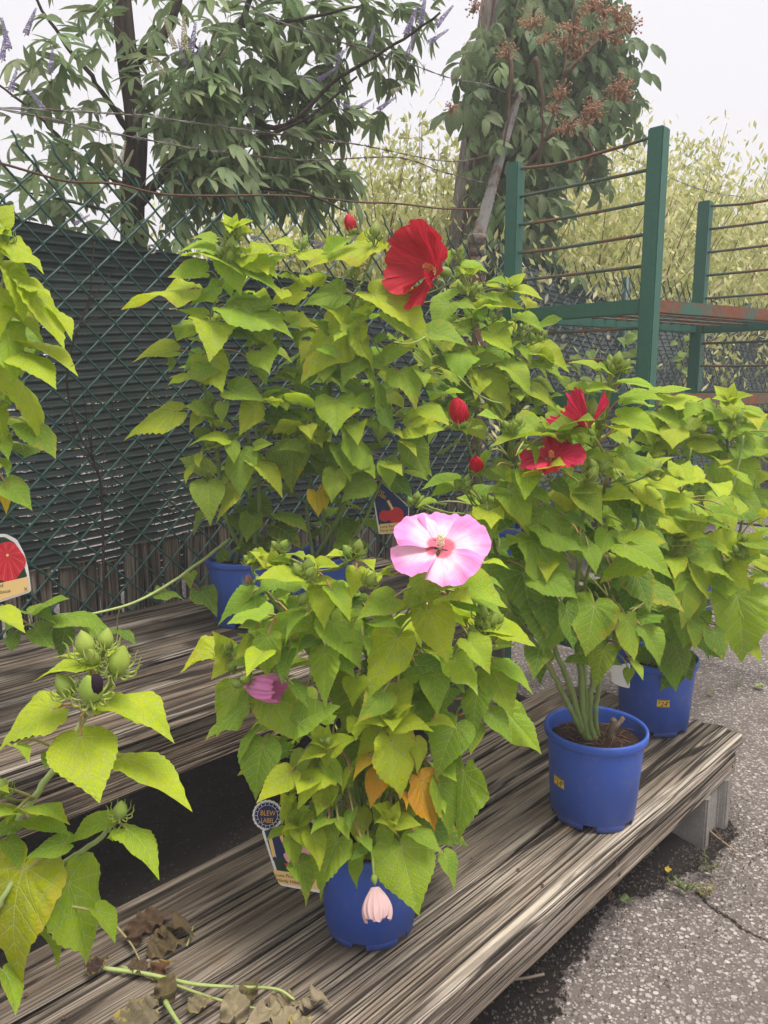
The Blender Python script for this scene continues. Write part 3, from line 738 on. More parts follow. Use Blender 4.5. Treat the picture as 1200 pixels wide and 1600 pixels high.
def petal_bud_mesh():                                                # rolled crimson petals leaving the calyx
    n, m = 24, 12; v = []
    for i in range(m + 1):
        u = i / m; r = .42 * math.sin(math.pi * min(.97, u * .85 + .12)) ** .6
        for k in range(n):
            a = 2 * math.pi * k / n + u * 2.2; rr = r * (1 + .13 * math.sin(4 * a) + .05 * math.sin(11 * a + 9 * u)); v.append(Vector((rr * math.cos(a), rr * math.sin(a), u * 1.25)))
    me = mesh('rolled_petals', v, grid_faces(m + 1, n, True), True); l = me.uv_layers.new(name='UVMap')
    for lo in me.loops: i, k = divmod(lo.vertex_index, n); l.data[lo.index].uv = (.3 + .7 * i / m, k / n)
    return me
ROLL_R, ROLL_P = petal_bud_mesh(), petal_bud_mesh(); ROLL_R.materials.append(PRED); ROLL_P.materials.append(PPINK)
def petal_mesh(seed, cup, flare, ruffle, mat, span=.82, fold=0., name='petal'):
    """one petal, flower axis +Z, petal along +X, unit radius"""
    rs = random.Random(seed); nu, nv = 22, 25; V = []; ph = rs.uniform(0, 6)
    for i in range(nu):
        u = i / (nu - 1)
        for j in range(nv):
            w = 2 * j / (nv - 1) - 1
            wid = span * (min(1, (u + .03) * 2.6) ** .8)
            edge = 1 - .20 * abs(w) ** 2.6 - .03 * math.sin(w * 7 + ph) * abs(w)
            r = u * edge; a = w * wid * (1 - .10 * u)
            h = cup * (u ** 1.25) - flare * u ** 3 + .10 * w * u + ruffle * u ** 2 * (.035 * math.sin(w * 13 + ph) + .022 * math.sin(w * 24 + ph * 3) + .05 * math.sin(w * 4 + ph)) + ruffle * .03 * math.sin(u * 9 + ph + w * 3) * u * abs(w)
            rr = r * math.sqrt(max(.05, 1 - min(.9, cup * .55) ** 2))
            p = Vector((rr * math.cos(a), rr * math.sin(a), h * 1.0))
            if fold: q = Matrix.Rotation(-fold * u, 3, 'Y'); p = q @ p
            V.append(p)
    me = mesh(name, V, grid_faces(nu, nv), True, mat); l = me.uv_layers.new(name='UVMap')
    for lo in me.loops: i, j = divmod(lo.vertex_index, nv); l.data[lo.index].uv = (i / (nu - 1), j / (nv - 1))
    return me
def bell_mesh(name, mat, seed, r0=.10, r1=.55, pleats=9, flat=.6):
    rs = random.Random(seed); n, m = 90, 18; v = []; ph = [rs.uniform(0, 6) for _ in range(3)]
    for i in range(m + 1):
        u = i / m; r = r0 + (r1 - r0) * math.sin(u * 2.25)
        for k in range(n):
            a = 2 * math.pi * k / n; rr = r * (1 + .10 * u * math.sin(pleats * a + ph[0]) + .06 * u * math.sin(2.3 * pleats * a + ph[1]))
            v.append(Vector((rr * math.cos(a), rr * math.sin(a) * flat, u * (1 + .07 * u * math.sin(4 * a + ph[2]) + .03 * u * math.sin(13 * a)))))
    me = mesh(name, v, grid_faces(m + 1, n, True), True, mat); l = me.uv_layers.new(name='UVMap')
    for lo in me.loops: i, k = divmod(lo.vertex_index, n); l.data[lo.index].uv = (.45 + .5 * i / m, k / n * 3)
    return me
def stamen_mesh(mat, L=.34):
    mb = MB(); rs = random.Random(5)
    mb.tube([(0, 0, 0), (0, 0, L * .6), (.01, .01, L)], [.028, .022, .016], 8)
    for k in range(60):
        u = rs.uniform(.35, 1.); a = rs.uniform(0, 6.28); r = .05 + .025 * rs.random()
        mb.ball((r * math.cos(a), r * math.sin(a), u * L), .017, 5, 3)
    for k in range(5): a = k * 1.256; mb.ball((.03 * math.cos(a), .03 * math.sin(a), L * 1.12), .022, 6, 4)
    return mb.mesh('stamen_column', True, mat)
ST_C, ST_O = stamen_mesh(CRUSH), stamen_mesh(STAM_Y, .26)

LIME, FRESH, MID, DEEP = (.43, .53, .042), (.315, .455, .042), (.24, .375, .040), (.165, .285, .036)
YELL, ORNG, OLIVE = (.70, .52, .02), (.80, .40, .05), (.24, .34, .035)
def jit(c, k=.12): q = rnd.uniform(1 - k, 1 + k); return tuple(x * q * rnd.uniform(1 - k * .4, 1 + k * .4) for x in c)
WF = .88
class Plant:
    def __init__(s, label, base, pxc, Y0, R, tint=(FRESH,), group='potted hardy hibiscus plants', name='potted_hibiscus'):
        s.o = empty(name, base, label, 'plant', group); s.base = Vector(base); s.Y0 = Y0; s.R = R; s.xc = (pxc - 600) / FPX * Y0; s.tint = tint; s.nodes = []
        s.n = 0
    def Y(s, px, k=1.):
        dx = ((px - 600) / FPX * s.Y0 - s.xc) / s.R; return s.Y0 - s.R * (.05 + .75 * math.sqrt(max(0., 1 - dx * dx))) * k
    def stem(s, pts, r0=.0085, r1=.0032, color=(.20, .28, .075), name='stem', keep=True):
        w = spline(pts, 7); L = len(w)
        w = [p + Vector((rnd.gauss(0, .0012), rnd.gauss(0, .0012), 0)) if 0 < i < L - 1 else p for i, p in enumerate(w)]
        child(name, MB().tube(w, [r0 + (r1 - r0) * (i / (L - 1)) ** .8 for i in range(L)], 9).mesh(name, True, STEM), s.o, color=color)
        if keep: s.nodes += w[2:]
    def leafw(s, B, T, nrm, color, kind=None, sy=1., pet=True):
        me = rnd.choice(kind or LEAVES); ax = T - B
        lf = child('leaf', me, s.o, matrix=place(B, ax, nrm, ax.length, sy), color=color); s.n += 1
        if pet and s.nodes:
            best = min(s.nodes, key=lambda q: (q - B).length + max(0, q.z - B.z + .01) * 1.5)
            d = (best - B).length
            if d < .42:
                back = -ax.normalized(); c = best.lerp(B, .6) + Vector((0, 0, .15 * d)) + back * .12 * d
                w = [best * (1 - t) ** 2 + c * 2 * t * (1 - t) + B * t * t for t in (0, .2, .4, .6, .8, 1.)]
                child('petiole', MB().tube(w, [.0028, .0023, .002, .002, .002, .0021], 5).mesh('petiole', True, STEM), lf, color=(.36, .34, .12) if rnd.random() < .7 else (.42, .24, .12))
        return lf
    def leaf(s, bx, by, tx, ty, w=.7, color=None, k=1., dy=0., kind=None, pet=True):
        Yb = s.Y(bx, k) + rnd.uniform(-.025, .025) + dy; B = at(bx, by, Yb); T = at(tx, ty, Yb - rnd.uniform(.01, .04)); ax = T - B
        vw = (Vector((0, 0, HC)) - B).normalized()
        if w > WF:
            L = ax.length; ex = math.sqrt((w / WF) ** 2 - 1) * L; T = T + vw * ex * .7 ; T = T
            # keep the tip on its sight line
            d = (T - Vector((0, 0, HC))).length; rr = ray(tx, ty).normalized(); T = Vector((0, 0, HC)) + rr * d; ax = T - B; w = WF
        a = ax.normalized(); n0 = (vw - a * vw.dot(a)).normalized(); sd = a.cross(n0)
        tau = math.acos(max(.12, min(1., w / WF))) + rnd.uniform(-.12, .12)
        if sd.z < 0: sd = -sd
        n = n0 * math.cos(tau) + sd * math.sin(tau)
        c = color or jit(rnd.choice(s.tint))
        if kind is None and ax.length < .075: kind = YOUNG
        return s.leafw(B, T, n, c, kind, pet=pet)
    def leaves(s, crop, rows, **kw):
        x0, y0, sc = crop
        for r in rows:
            c = r[5] if len(r) > 5 else None
            s.leaf(x0 + r[0] / sc, y0 + r[1] / sc, x0 + r[2] / sc, y0 + r[3] / sc, r[4] if len(r) > 4 else .72, c, **kw)
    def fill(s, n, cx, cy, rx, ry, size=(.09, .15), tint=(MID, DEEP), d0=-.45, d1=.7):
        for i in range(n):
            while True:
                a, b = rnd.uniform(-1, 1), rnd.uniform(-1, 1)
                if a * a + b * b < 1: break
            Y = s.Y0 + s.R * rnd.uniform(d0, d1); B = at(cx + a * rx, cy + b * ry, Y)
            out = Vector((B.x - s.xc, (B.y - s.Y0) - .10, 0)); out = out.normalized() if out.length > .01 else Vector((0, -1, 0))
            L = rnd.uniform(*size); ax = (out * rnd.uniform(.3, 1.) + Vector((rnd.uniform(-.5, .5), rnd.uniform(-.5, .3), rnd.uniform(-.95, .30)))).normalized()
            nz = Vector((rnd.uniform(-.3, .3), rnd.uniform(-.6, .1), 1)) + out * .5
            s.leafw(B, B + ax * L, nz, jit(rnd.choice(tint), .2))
    def rosette(s, px, py, size=.05, n=6, color=LIME, k=1., face=None):
        Yc = s.Y(px, k) - .01; C = at(px, py, Yc); vw = (Vector((0, 0, HC)) - C).normalized(); up = (face or (vw * .55 + Vector((0, 0, .8)))).normalized()
        a0 = rnd.uniform(0, 6); e1 = up.orthogonal().normalized(); e2 = up.cross(e1)
        for i in range(n):
            a = a0 + i * 2.4; L = size * (.55 + .55 * i / n) * rnd.uniform(.85, 1.15); el = 1.0 - .8 * i / n
            d = (e1 * math.cos(a) + e2 * math.sin(a)) * math.cos(el) + up * math.sin(el)
            s.leafw(C + d * .006, C + d * L, up * 1. - d * .1, jit(color, .08), YOUNG, pet=False)
    def bud(s, px, py, size=.028, d=None, color=(.24, .33, .06), k=1., dy=-.01, stalk=True, roll=None, bcol=(.30, .40, .07)):
        P = at(px, py, s.Y(px, k) + dy); up = (d or Vector((rnd.uniform(-.35, .35), rnd.uniform(-.5, .1), 1))).normalized()
        ref = up.orthogonal(); m = place(P, ref, up, size); 
        b = child('bud', CROWN if roll else BUDM, s.o, matrix=m @ Matrix.Diagonal((1, 1, .7 if roll else 1, 1)), color=jit(color, .15))
        child('bracts', BRACT, b, matrix=m @ Matrix.Scale(1.12, 4), color=bcol)
        if roll: child('rolled_petals', roll, b, matrix=place(P + up * size * .28, ref, up, size * 1.35))
        if stalk and s.nodes:
            q = min(s.nodes, key=lambda q: (q - P).length + max(0, q.z - P.z) * 2)
            c = q.lerp(P, .55) - up * .2 * (q - P).length
            w = [q * (1 - t) ** 2 + c * 2 * t * (1 - t) + P * t * t for t in (0, .25, .5, .75, 1.)]
            child('stalk', MB().tube(w, [.0026, .0022, .002, .0021, .0028], 5).mesh('stalk', True, STEM), b, color=(.24, .30, .08))
    def cluster(s, px, py, n=4, size=.022, spread=14, k=1., **kw):
        for i in range(n):
            a = i * 2.4 + rnd.random(); q = spread * math.sqrt((i + .3) / n)
            s.bud(px + q * math.cos(a), py + q * .8 * math.sin(a), size * rnd.uniform(.75, 1.15), Vector((math.cos(a) * .6, -.35, 1 - math.sin(a) * .35)), k=k, dy=-.015 - .01 * rnd.random(), **kw)
    def flower(s, px, py, Rf, normal, meshes, stam, spin=0., k=1., dy=-.03, label=None, tilts=None, sy=1., angs=None):
        P = at(px, py, s.Y(px, k) + dy); nz = normal.normalized(); f = place(P, Vector((0, 0, 1)).cross(nz).normalized(), nz, Rf)
        fo = child('flower', stam, s.o, matrix=f)
        if label: fo['label'] = label
        N = len(meshes)
        for i, me in enumerate(meshes):
            a = angs[i] if angs else spin + i * 2 * math.pi / N
            child('petal', me, fo, matrix=f @ Matrix.Rotation(a, 4, 'Z') @ Matrix.Rotation((tilts or [0] * N)[i], 4, 'Y'))
        cal = child('calyx', BUDM, fo, matrix=place(P - nz * Rf * .40, nz.orthogonal(), nz, Rf * .29), color=(.24, .33, .06))
        q = min(s.nodes, key=lambda q: (q - P).length + max(0, q.z - P.z) * 2)
        e = P - nz * Rf * .29; c = e - nz * .5 * (q - e).length
        w = [q * (1 - t) ** 2 + c * 2 * t * (1 - t) + e * t * t for t in (0, .25, .5, .75, 1.)]
        child('stalk', MB().tube(w, .0028, 6).mesh('stalk', True, STEM), fo, color=(.24, .30, .08))
        return fo

# ------------------------------------------------------------------ pots
def pot_mesh():
    n = 60; prof = [(.1035, 0), (.1050, .016), (.1060, .0165), (.1185, .205), (.1185, .2085), (.1262, .2105), (.1278, .214), (.1280, .226), (.1268, .2305), (.1235, .232), (.1205, .2305), (.1185, .224), (.1170, .205), (.1035, .020), (.06, .0185), (0.001, .018)]
    notch = set()
    for c in range(0, 60, 10): notch |= {c, c + 1, c + 2}
    v = []; f = []
    for i, (r, z) in enumerate(prof):
        for k in range(n): a = 2 * math.pi * k / n; v.append((r * math.cos(a), r * math.sin(a), z))
    for q in grid_faces(len(prof), n, True):
        i, k = divmod(min(q), n)
        k = q[0] % n
        if q[0] // n == 0 and k in notch: continue
        f.append(q)
    # thickness of the notches: an inner skirt
    o = len(v)
    for z in (0, .016):
        for k in range(n): a = 2 * math.pi * k / n; v.append((.1012 * math.cos(a), .1012 * math.sin(a), z))
    f += [(o + k, o + n + k, o + n + (k + 1) % n, o + (k + 1) % n) for k in range(n) if k not in notch]
    f += [(k, o + k, o + (k + 1) % n, (k + 1) % n) for k in range(n) if k not in notch]
    f += [(n + k, n + (k + 1) % n, o + n + (k + 1) % n, o + n + k) for k in range(n)]
    return mesh('pot', v, f, True, POT)
POTM = pot_mesh()
def soil_mesh():
    n, m = 36, 9; v = [Vector((0, 0, .016))]; rs = random.Random(8)
    for i in range(1, m + 1):
        for k in range(n): a = 2 * math.pi * k / n; r = .1168 * i / m; v.append(Vector((r * math.cos(a), r * math.sin(a), .018 * (1 - (i / m) ** 2) + rs.uniform(-.004, .004))))
    f = [(0, 1 + k, 1 + (k + 1) % n) for k in range(n)]
    for i in range(m - 1):
        for k in range(n): a = 1 + i * n; f.append((a + k, a + n + k, a + n + (k + 1) % n, a + (k + 1) % n))
    return mesh('soil', v, f, True, PEAT)
SOILM = soil_mesh()
def fibre_mesh():
    mb = MB(); rs = random.Random(2)
    for k in range(70):
        a = rs.uniform(0, 6.28); r = rs.uniform(.01, .105); d = rs.uniform(0, 6.28); L = rs.uniform(.015, .04); p = Vector((r * math.cos(a), r * math.sin(a), .014 * (1 - (r / .117) ** 2) + .004)); q = Vector((math.cos(d), math.sin(d), rs.uniform(-.1, .25))) * L
        mb.tube([p, p + q * .5 + Vector((0, 0, .004)), p + q], .0009, 4)
    return mb.mesh('roots', True, plain('root_fibre', (.22, .12, .07), .8, .2, 0, .4, 40))
FIB = fibre_mesh()
def text_geo(txt, size=1.):
    c = bpy.data.curves.new('t', 'FONT'); c.body = txt; c.size = size; c.resolution_u = 3
    o = bpy.data.objects.new('t', c); me = bpy.data.meshes.new_from_object(o)
    v = [tuple(p.co) for p in me.vertices]; f = [tuple(p.vertices) for p in me.polygons]
    bpy.data.objects.remove(o); bpy.data.curves.remove(c); bpy.data.meshes.remove(me); return v, f
def make_pot(pl, sc=1., rot=0., price=None, soil_z=.190):
    m = Matrix.Translation(pl.base) @ Matrix.Rotation(rot, 4, 'Z') @ Matrix.Scale(sc, 4)
    p = child('pot', POTM, pl.o, matrix=m)
    sl = child('soil', SOILM, pl.o, matrix=Matrix.Translation(pl.base + Vector((0, 0, soil_z * sc))) @ Matrix.Rotation(rot * 2 + 1, 4, 'Z') @ Matrix.Scale(sc, 4)); child('roots', FIB, sl, matrix=Matrix.Translation(pl.base + Vector((0, 0, soil_z * sc))) @ Matrix.Rotation(rot * 3 + 1, 4, 'Z') @ Matrix.Scale(sc, 4))
    if price is not None:
        ang, zc = price
        def bend(pts, lift):
            out = []
            for x, z in pts: r = (.106 + (z + zc - .0165) * .0663 + lift); a = ang + x / r; out.append(pl.base + sc * Vector((r * math.cos(a), r * math.sin(a), z + zc)))
            return out
        pts = [(x, z) for z in (-.0125, .0125) for x in np.linspace(-.019, .019, 7)]
        st_ = child('price_sticker', mesh('price_sticker', bend(pts, .0006), [(i, i + 1, i + 8, i + 7) for i in range(6)], True, STICK), p)
        V = []; F = []
        for t, x0, z0, s_ in (('$', -.0160, .000, .0105), ('24', -.0100, -.0085, .0215), ('99', .0068, .000, .0115)):
            v, f = text_geo(t, s_); o = len(V); V += [(x0 + a + b * .15, z0 + b) for a, b, _ in v]; F += [tuple(i + o for i in q) for q in f]
        child('price_print', mesh('price_print', bend(V, .0012), F, False, INK), st_)
        for zz in (-.0108, .0108): child('price_print', mesh('price_print', bend([(x, zz + h) for h in (-.0007, .0007) for x in np.linspace(-.018, .018, 7)], .0011), [(i, i + 1, i + 8, i + 7) for i in range(6)], False, INK), st_)
    return p

# ================================================================== HIBISCUS PLANTS
def stems_from(pl, base_r, tops, soil=.19, lean=1.):
    """tops: list of px polylines (px, py, Y); each stem rises from the pot"""
    for i, pts in enumerate(tops):
        a = i * 2.4 + 1; b = pl.base + Vector((base_r * math.cos(a), base_r * math.sin(a), soil))
        w = [at(*q) for q in pts]
        pl.stem([b] + w, .0095 - .0004 * i, .003)

# --- A: tall plant with its blue pot on the higher step
bA = atz(382, 969, H2 + .004); A = Plant('tall lime leaved hibiscus in a blue pot on the higher step, green buds on top', bA, 350, bA.y, .28, (LIME, FRESH, LIME))
make_pot(A, 1.0, .4)
ya = bA.y
stems_from(A, .03, [[(352, 800, ya), (335, 670, ya - .02), (318, 590, ya - .03), (330, 495, ya - .03), (345, 440, ya - .03), (354, 395, ya - .03)],
                    [(390, 780, ya + .05), (387, 670, ya + .05), (389, 560, ya + .04), (392, 500, ya + .03)],
                    [(404, 800, ya - .03), (402, 700, ya - .02), (404, 600, ya), (440, 520, ya), (468, 470, ya), (470, 395, ya)]])
K1 = (180, 320, 2.857)
A.leaves(K1, [(325, 378, 25, 470, .30, LIME), (390, 302, 235, 325, .6), (440, 200, 275, 215, .32), (365, 222, 578, 320, .34, LIME), (505, 240, 560, 408, .8), (590, 228, 785, 226, .25, LIME), (600, 240, 725, 332, .5),
    (620, 310, 722, 388, .5), (830, 385, 690, 450, .55), (455, 370, 335, 452, .5), (395, 490, 268, 470, .5), (665, 450, 505, 430, .5, MID), (428, 530, 420, 705, 1.15, LIME), (530, 460, 798, 602, .42), (352, 560, 273, 612, .5),
    (415, 685, 482, 842, 1.15, LIME), (255, 655, 75, 706, .34), (235, 670, 240, 752, .5), (312, 770, 235, 805, .5), (650, 655, 690, 757, 1.0), (520, 830, 672, 880, .6, MID), (265, 925, 38, 1055, .3), (385, 945, 330, 1018, .75),
    (400, 935, 428, 992, .6), (480, 890, 478, 978, .8), (625, 890, 553, 1032, .9), (490, 1040, 320, 1080, .3), (520, 1065, 530, 1158, .8), (375, 1115, 375, 1178, .7), (345, 1170, 315, 1248, .4), (412, 1250, 425, 1435, .9, OLIVE),
    (548, 1262, 450, 1425, .5), (560, 1110, 560, 1305, .75, MID), (625, 1150, 748, 1312, .4), (625, 1080, 705, 1068, .6), (800, 1082, 790, 1292, .75, OLIVE), (925, 1095, 942, 1262, .85, OLIVE), (440, 150, 330, 155, .4), (500, 120, 540, 85, .6),
    (520, 130, 620, 120, .4), (800, 215, 975, 215, .22, LIME), (790, 190, 670, 180, .3, LIME), (560, 560, 640, 640, .5, MID), (600, 480, 470, 520, .6, MID), (500, 560, 610, 600, .5, MID), (440, 720, 300, 790, .5, MID), (430, 930, 300, 900, .4, MID)])
A.cluster(356, 398, 4, .034, 15); A.cluster(366, 372, 3, .026, 10); A.rosette(365, 358, .075, 7); A.cluster(470, 386, 3, .022, 8)
A.bud(380, 1395, .02) if False else None
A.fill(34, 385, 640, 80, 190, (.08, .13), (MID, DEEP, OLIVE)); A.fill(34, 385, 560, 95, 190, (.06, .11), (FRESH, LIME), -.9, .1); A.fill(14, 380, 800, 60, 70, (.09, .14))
# arching branch that leans out of the pot to the left
K7b = (0, 780, 2.667)
ypb = [(960, 165, ya - .02), (850, 250, ya - .10), (700, 355, ya - .2), (560, 430, ya - .3), (420, 470, ya - .38), (240, 502, ya - .46), (120, 522, ya - .5)]
A.stem([at(K7b[0] + x / 2.667, K7b[1] + y / 2.667, Y) for x, y, Y in ypb], .0062, .003, (.36, .44, .16), 'branch')
for bx, by, tx, ty, w, c in ((265, 480, 465, 548, .42, MID), (170, 440, 292, 415, .33, MID), (120, 470, 232, 520, .45, MID), (150, 545, 228, 625, .95, MID), (270, 545, 250, 668, .95, DEEP), (380, 525, 425, 600, .6, MID), (490, 545, 572, 612, .5, DEEP), (650, 388, 768, 422, .4, DEEP), (795, 310, 795, 377, .85, FRESH), (840, 385, 905, 492, .75, DEEP), (60, 500, 20, 560, .8, DEEP), (60, 560, 50, 640, .7, DEEP), (905, 250, 975, 225, .6, MID)):
    i = min(range(len(ypb)), key=lambda i: abs(ypb[i][0] - bx)); Yq = ypb[i][2] - .01
    B, T = at(bx / 2.667, 780 + by / 2.667, Yq), at(tx / 2.667, 780 + ty / 2.667, Yq - .03)
    vw = (Vector((0, 0, HC)) - B).normalized(); a = (T - B).normalized(); n0 = (vw - a * vw.dot(a)).normalized(); sd = a.cross(n0); sd = sd if sd.z > 0 else -sd
    tau = math.acos(min(1, w / WF)); A.leafw(B, T, n0 * math.cos(tau) + sd * math.sin(tau), jit(c))

# --- B: bushy plant with the open crimson flower
bB = atz(500, 962, H2 + .004); Bp = Plant('bushy hibiscus on the higher step with one wide open crimson flower', bB, 560, bB.y + .02, .34, (FRESH, LIME, FRESH, MID))
make_pot(Bp, 1.0, 1.1); yb = bB.y
stems_from(Bp, .03, [[(505, 760, yb), (515, 620, yb - .02), (545, 500, yb - .05), (566, 440, yb - .08), (590, 380, yb - .12)], [(540, 780, yb - .05), (560, 640, yb - .05), (600, 560, yb - .05), (640, 480, yb - .05), (660, 440, yb)],
                     [(530, 800, yb + .05), (580, 700, yb + .05), (630, 620, yb), (670, 560, yb)], [(560, 830, yb - .1), (600, 740, yb - .12), (640, 670, yb - .1)], [(480, 800, yb), (490, 690, yb - .05), (470, 600, yb - .05)]])
Bp.leaves(K1, [(985, 872, 985, 1032, 1.1), (1045, 545, 828, 800, .72, LIME), (935, 700, 930, 795, 1.0), (1075, 580, 1148, 742, .5), (1015, 532, 893, 440, .5, LIME), (1135, 452, 1065, 548, .6), (1148, 188, 845, 292, .30, LIME), (955, 215, 1062, 148, .6),
    (1010, 395, 838, 450, .7, MID), (715, 780, 892, 832, .4, MID), (700, 930, 852, 1005, .5, DEEP), (660, 1000, 725, 1045, .7, DEEP), (1130, 880, 1035, 905, .8), (1045, 1010, 1160, 1225, .4), (1000, 1090, 1050, 1240, .6, MID), (1120, 1230, 1010, 1330, .8, MID), (1090, 690, 1010, 820, .7, MID), (950, 560, 860, 520, .5, MID)])
K2 = (500, 320, 3.0)
Bp.leaves(K2, [(258, 425, 512, 642, .55, LIME), (340, 535, 522, 722, .45), (165, 608, 247, 792, .45), (255, 730, 332, 792, .8), (380, 785, 452, 965, .8), (310, 722, 432, 678, .6), (455, 950, 628, 1048, .55), (415, 1040, 585, 1055, .72), (140, 920, 195, 985, .85),
    (255, 800, 272, 1082, .2, MID), (420, 1115, 505, 1275, .85, MID), (315, 1218, 325, 1335, .8), (600, 470, 528, 582, .8, MID), (520, 600, 695, 665, .5), (260, 640, 330, 620, .6, DEEP), (300, 960, 340, 1080, .7, DEEP), (340, 1060, 390, 1100, .6), (390, 1120, 455, 1182, .4, LIME),
    (200, 1180, 120, 1290, .7, MID), (120, 640, 60, 720, .8, MID), (480, 690, 500, 770, .5, FRESH)])
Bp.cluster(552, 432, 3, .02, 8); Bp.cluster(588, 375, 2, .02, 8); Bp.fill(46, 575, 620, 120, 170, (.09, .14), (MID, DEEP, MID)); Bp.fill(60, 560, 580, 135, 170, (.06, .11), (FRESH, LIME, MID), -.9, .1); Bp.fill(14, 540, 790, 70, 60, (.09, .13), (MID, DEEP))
Bp.leaf(495, 770, 497, 808, .8, YELL); Bp.leaf(500, 765, 508, 800, .5, YELL)
Bp.bud(553, 366, .030, Vector((-.35, -.1, 1)), (.22, .28, .06), roll=ROLL_R); Bp.bud(585, 372, .04, Vector((.1, 0, 1)))
reds = [petal_mesh(500 + i, .72, .12, 1.5, PRED, .98) for i in range(5)]
Bp.flower(680, 421, .146, Vector((-.84, -.52, .16)), reds, ST_O, k=1.1, dy=-.06, label='wide open crimson flower', angs=[.10, 1.35, 2.50, 3.80, 5.05], tilts=[.10, -.10, -.32, -.30, .08])

# --- C: rear right plant with green bud clusters
bC = atz(772, 902, H2 + .004); C = Plant('rear hibiscus beside the green rack topped by clusters of green buds', bC, 745, bC.y - .1, .36, (FRESH, LIME, FRESH))
make_pot(C, 1.0, .7); yc = bC.y - .1
stems_from(C, .03, [[(755, 760, yc), (742, 620, yc - .05), (738, 500, yc - .08), (735, 455, yc - .1)], [(780, 740, yc), (790, 640, yc - .05), (800, 580, yc - .08), (808, 540, yc - .1)], [(760, 780, yc - .1), (715, 640, yc - .1), (700, 520, yc), (712, 420, yc)], [(790, 760, yc), (810, 620, yc), (798, 480, yc)]])
C.leaves(K2, [(672, 690, 640, 852, .95), (765, 785, 897, 975, .58, LIME), (800, 602, 913, 708, .6), (872, 758, 988, 897, .5), (1000, 692, 1172, 788, .42, LIME), (925, 535, 1052, 592, .35), (900, 402, 1047, 447, .35, LIME), (755, 480, 962, 490, .4, LIME),
    (690, 262, 792, 322, .35), (592, 225, 602, 292, .85), (640, 318, 692, 308, .8), (540, 442, 692, 402, .3), (640, 458, 735, 492, .5), (740, 742, 865, 728, .4), (510, 742, 632, 842, .3, LIME), (995, 838, 1113, 972, .35, LIME), (600, 820, 690, 930, .6, DEEP), (790, 370, 850, 390, .5, LIME),
    (860, 370, 780, 360, .4), (770, 420, 860, 460, .5), (880, 560, 820, 620, .5, MID), (940, 660, 990, 760, .5), (920, 640, 860, 700, .5, MID), (690, 600, 600, 560, .5, MID), (560, 800, 500, 850, .6, MID), (700, 870, 600, 980, .7, DEEP), (810, 900, 860, 1010, .6, DEEP), (900, 880, 960, 900, .5)])
C.cluster(733, 455, 6, .026, 14); C.cluster(812, 522, 4, .024, 11); C.cluster(840, 532, 3, .028, 10); C.cluster(716, 400, 4, .022, 10); C.cluster(797, 455, 4, .022, 8); C.cluster(830, 620, 5, .024, 14); C.cluster(776, 498, 2, .026, 5)
C.fill(46, 770, 600, 105, 150, (.10, .15), (MID, DEEP, FRESH)); C.fill(50, 765, 560, 105, 140, (.07, .12), (FRESH, LIME), -.9, .1); C.rosette(800, 450, .07, 5); C.rosette(735, 430, .06, 5)

# --- P3: red flowered plant, pot on the low bench
b3 = atz(925, 1266, H1 + .004); P3 = Plant('hibiscus in a blue pot on the low bench with bare stems and ragged crimson blooms', b3, 870, b3.y + .03, .33, (FRESH, MID, FRESH))
make_pot(P3, 1.0, -2.05, (rad(206), .105)); y3 = b3.y
for pts, r in (([(908, 1132), (890, 1070), (862, 1000), (828, 900), (815, 800), (800, 720)], .0098), ([(912, 1130), (908, 1060), (900, 980), (905, 880), (912, 790), (928, 700)], .0105), ([(922, 1128), (926, 1060), (935, 980), (965, 900), (990, 850)], .0090),
               ([(904, 1134), (878, 1080), (845, 1020), (800, 950), (780, 880), (760, 800)], .0085), ([(930, 1126), (938, 1060), (960, 960), (985, 880), (1000, 790)], .0075), ([(918, 1128), (914, 1040), (912, 940), (930, 840), (945, 760)], .006)):
    n = len(pts); P3.stem([b3 + Vector(((pts[0][0] - 920) / 1200 * 1.8, rnd.uniform(-.02, .02), .185))] + [at(x, y, y3 - .03 - .012 * i) for i, (x, y) in enumerate(pts)], r, .0034, (.19, .26, .08))
P3.stem([b3 + Vector((.03, -.01, .185)), b3 + Vector((.033, -.012, .22)), b3 + Vector((.04, -.016, .255))], .010, .008, (.16, .12, .08), 'stub', False)
P3.stem([b3 + Vector((.032, -.01, .215)), b3 + Vector((.05, -.01, .235)), b3 + Vector((.068, 0, .252))], .007, .006, (.16, .12, .08), 'stub', False)
K3 = (780, 560, 2.857); K4 = (780, 900, 2.857); K9 = (640, 560, 4.615)
P3.leaves(K9, [(990, 560, 575, 640, .38), (860, 615, 905, 790, .4, MID), (1180, 745, 965, 770, .5), (860, 800, 830, 1025, .95), (750, 930, 850, 1285, .75), (330, 880, 80, 950, .33), (330, 920, 150, 1000, .5), (560, 1060, 590, 1335, 1.05, MID), (200, 1040, 45, 1080, .4),
    (1000, 450, 1185, 640, .35), (560, 680, 540, 860, .35, MID), (640, 440, 485, 410, .3), (480, 500, 580, 560, .4), (620, 800, 690, 870, .8, MID), (900, 960, 1015, 1060, .6, MID), (980, 1100, 1190, 1370, .6, MID), (900, 1280, 1000, 1380, .7, MID), (700, 960, 520, 980, .5, MID)])
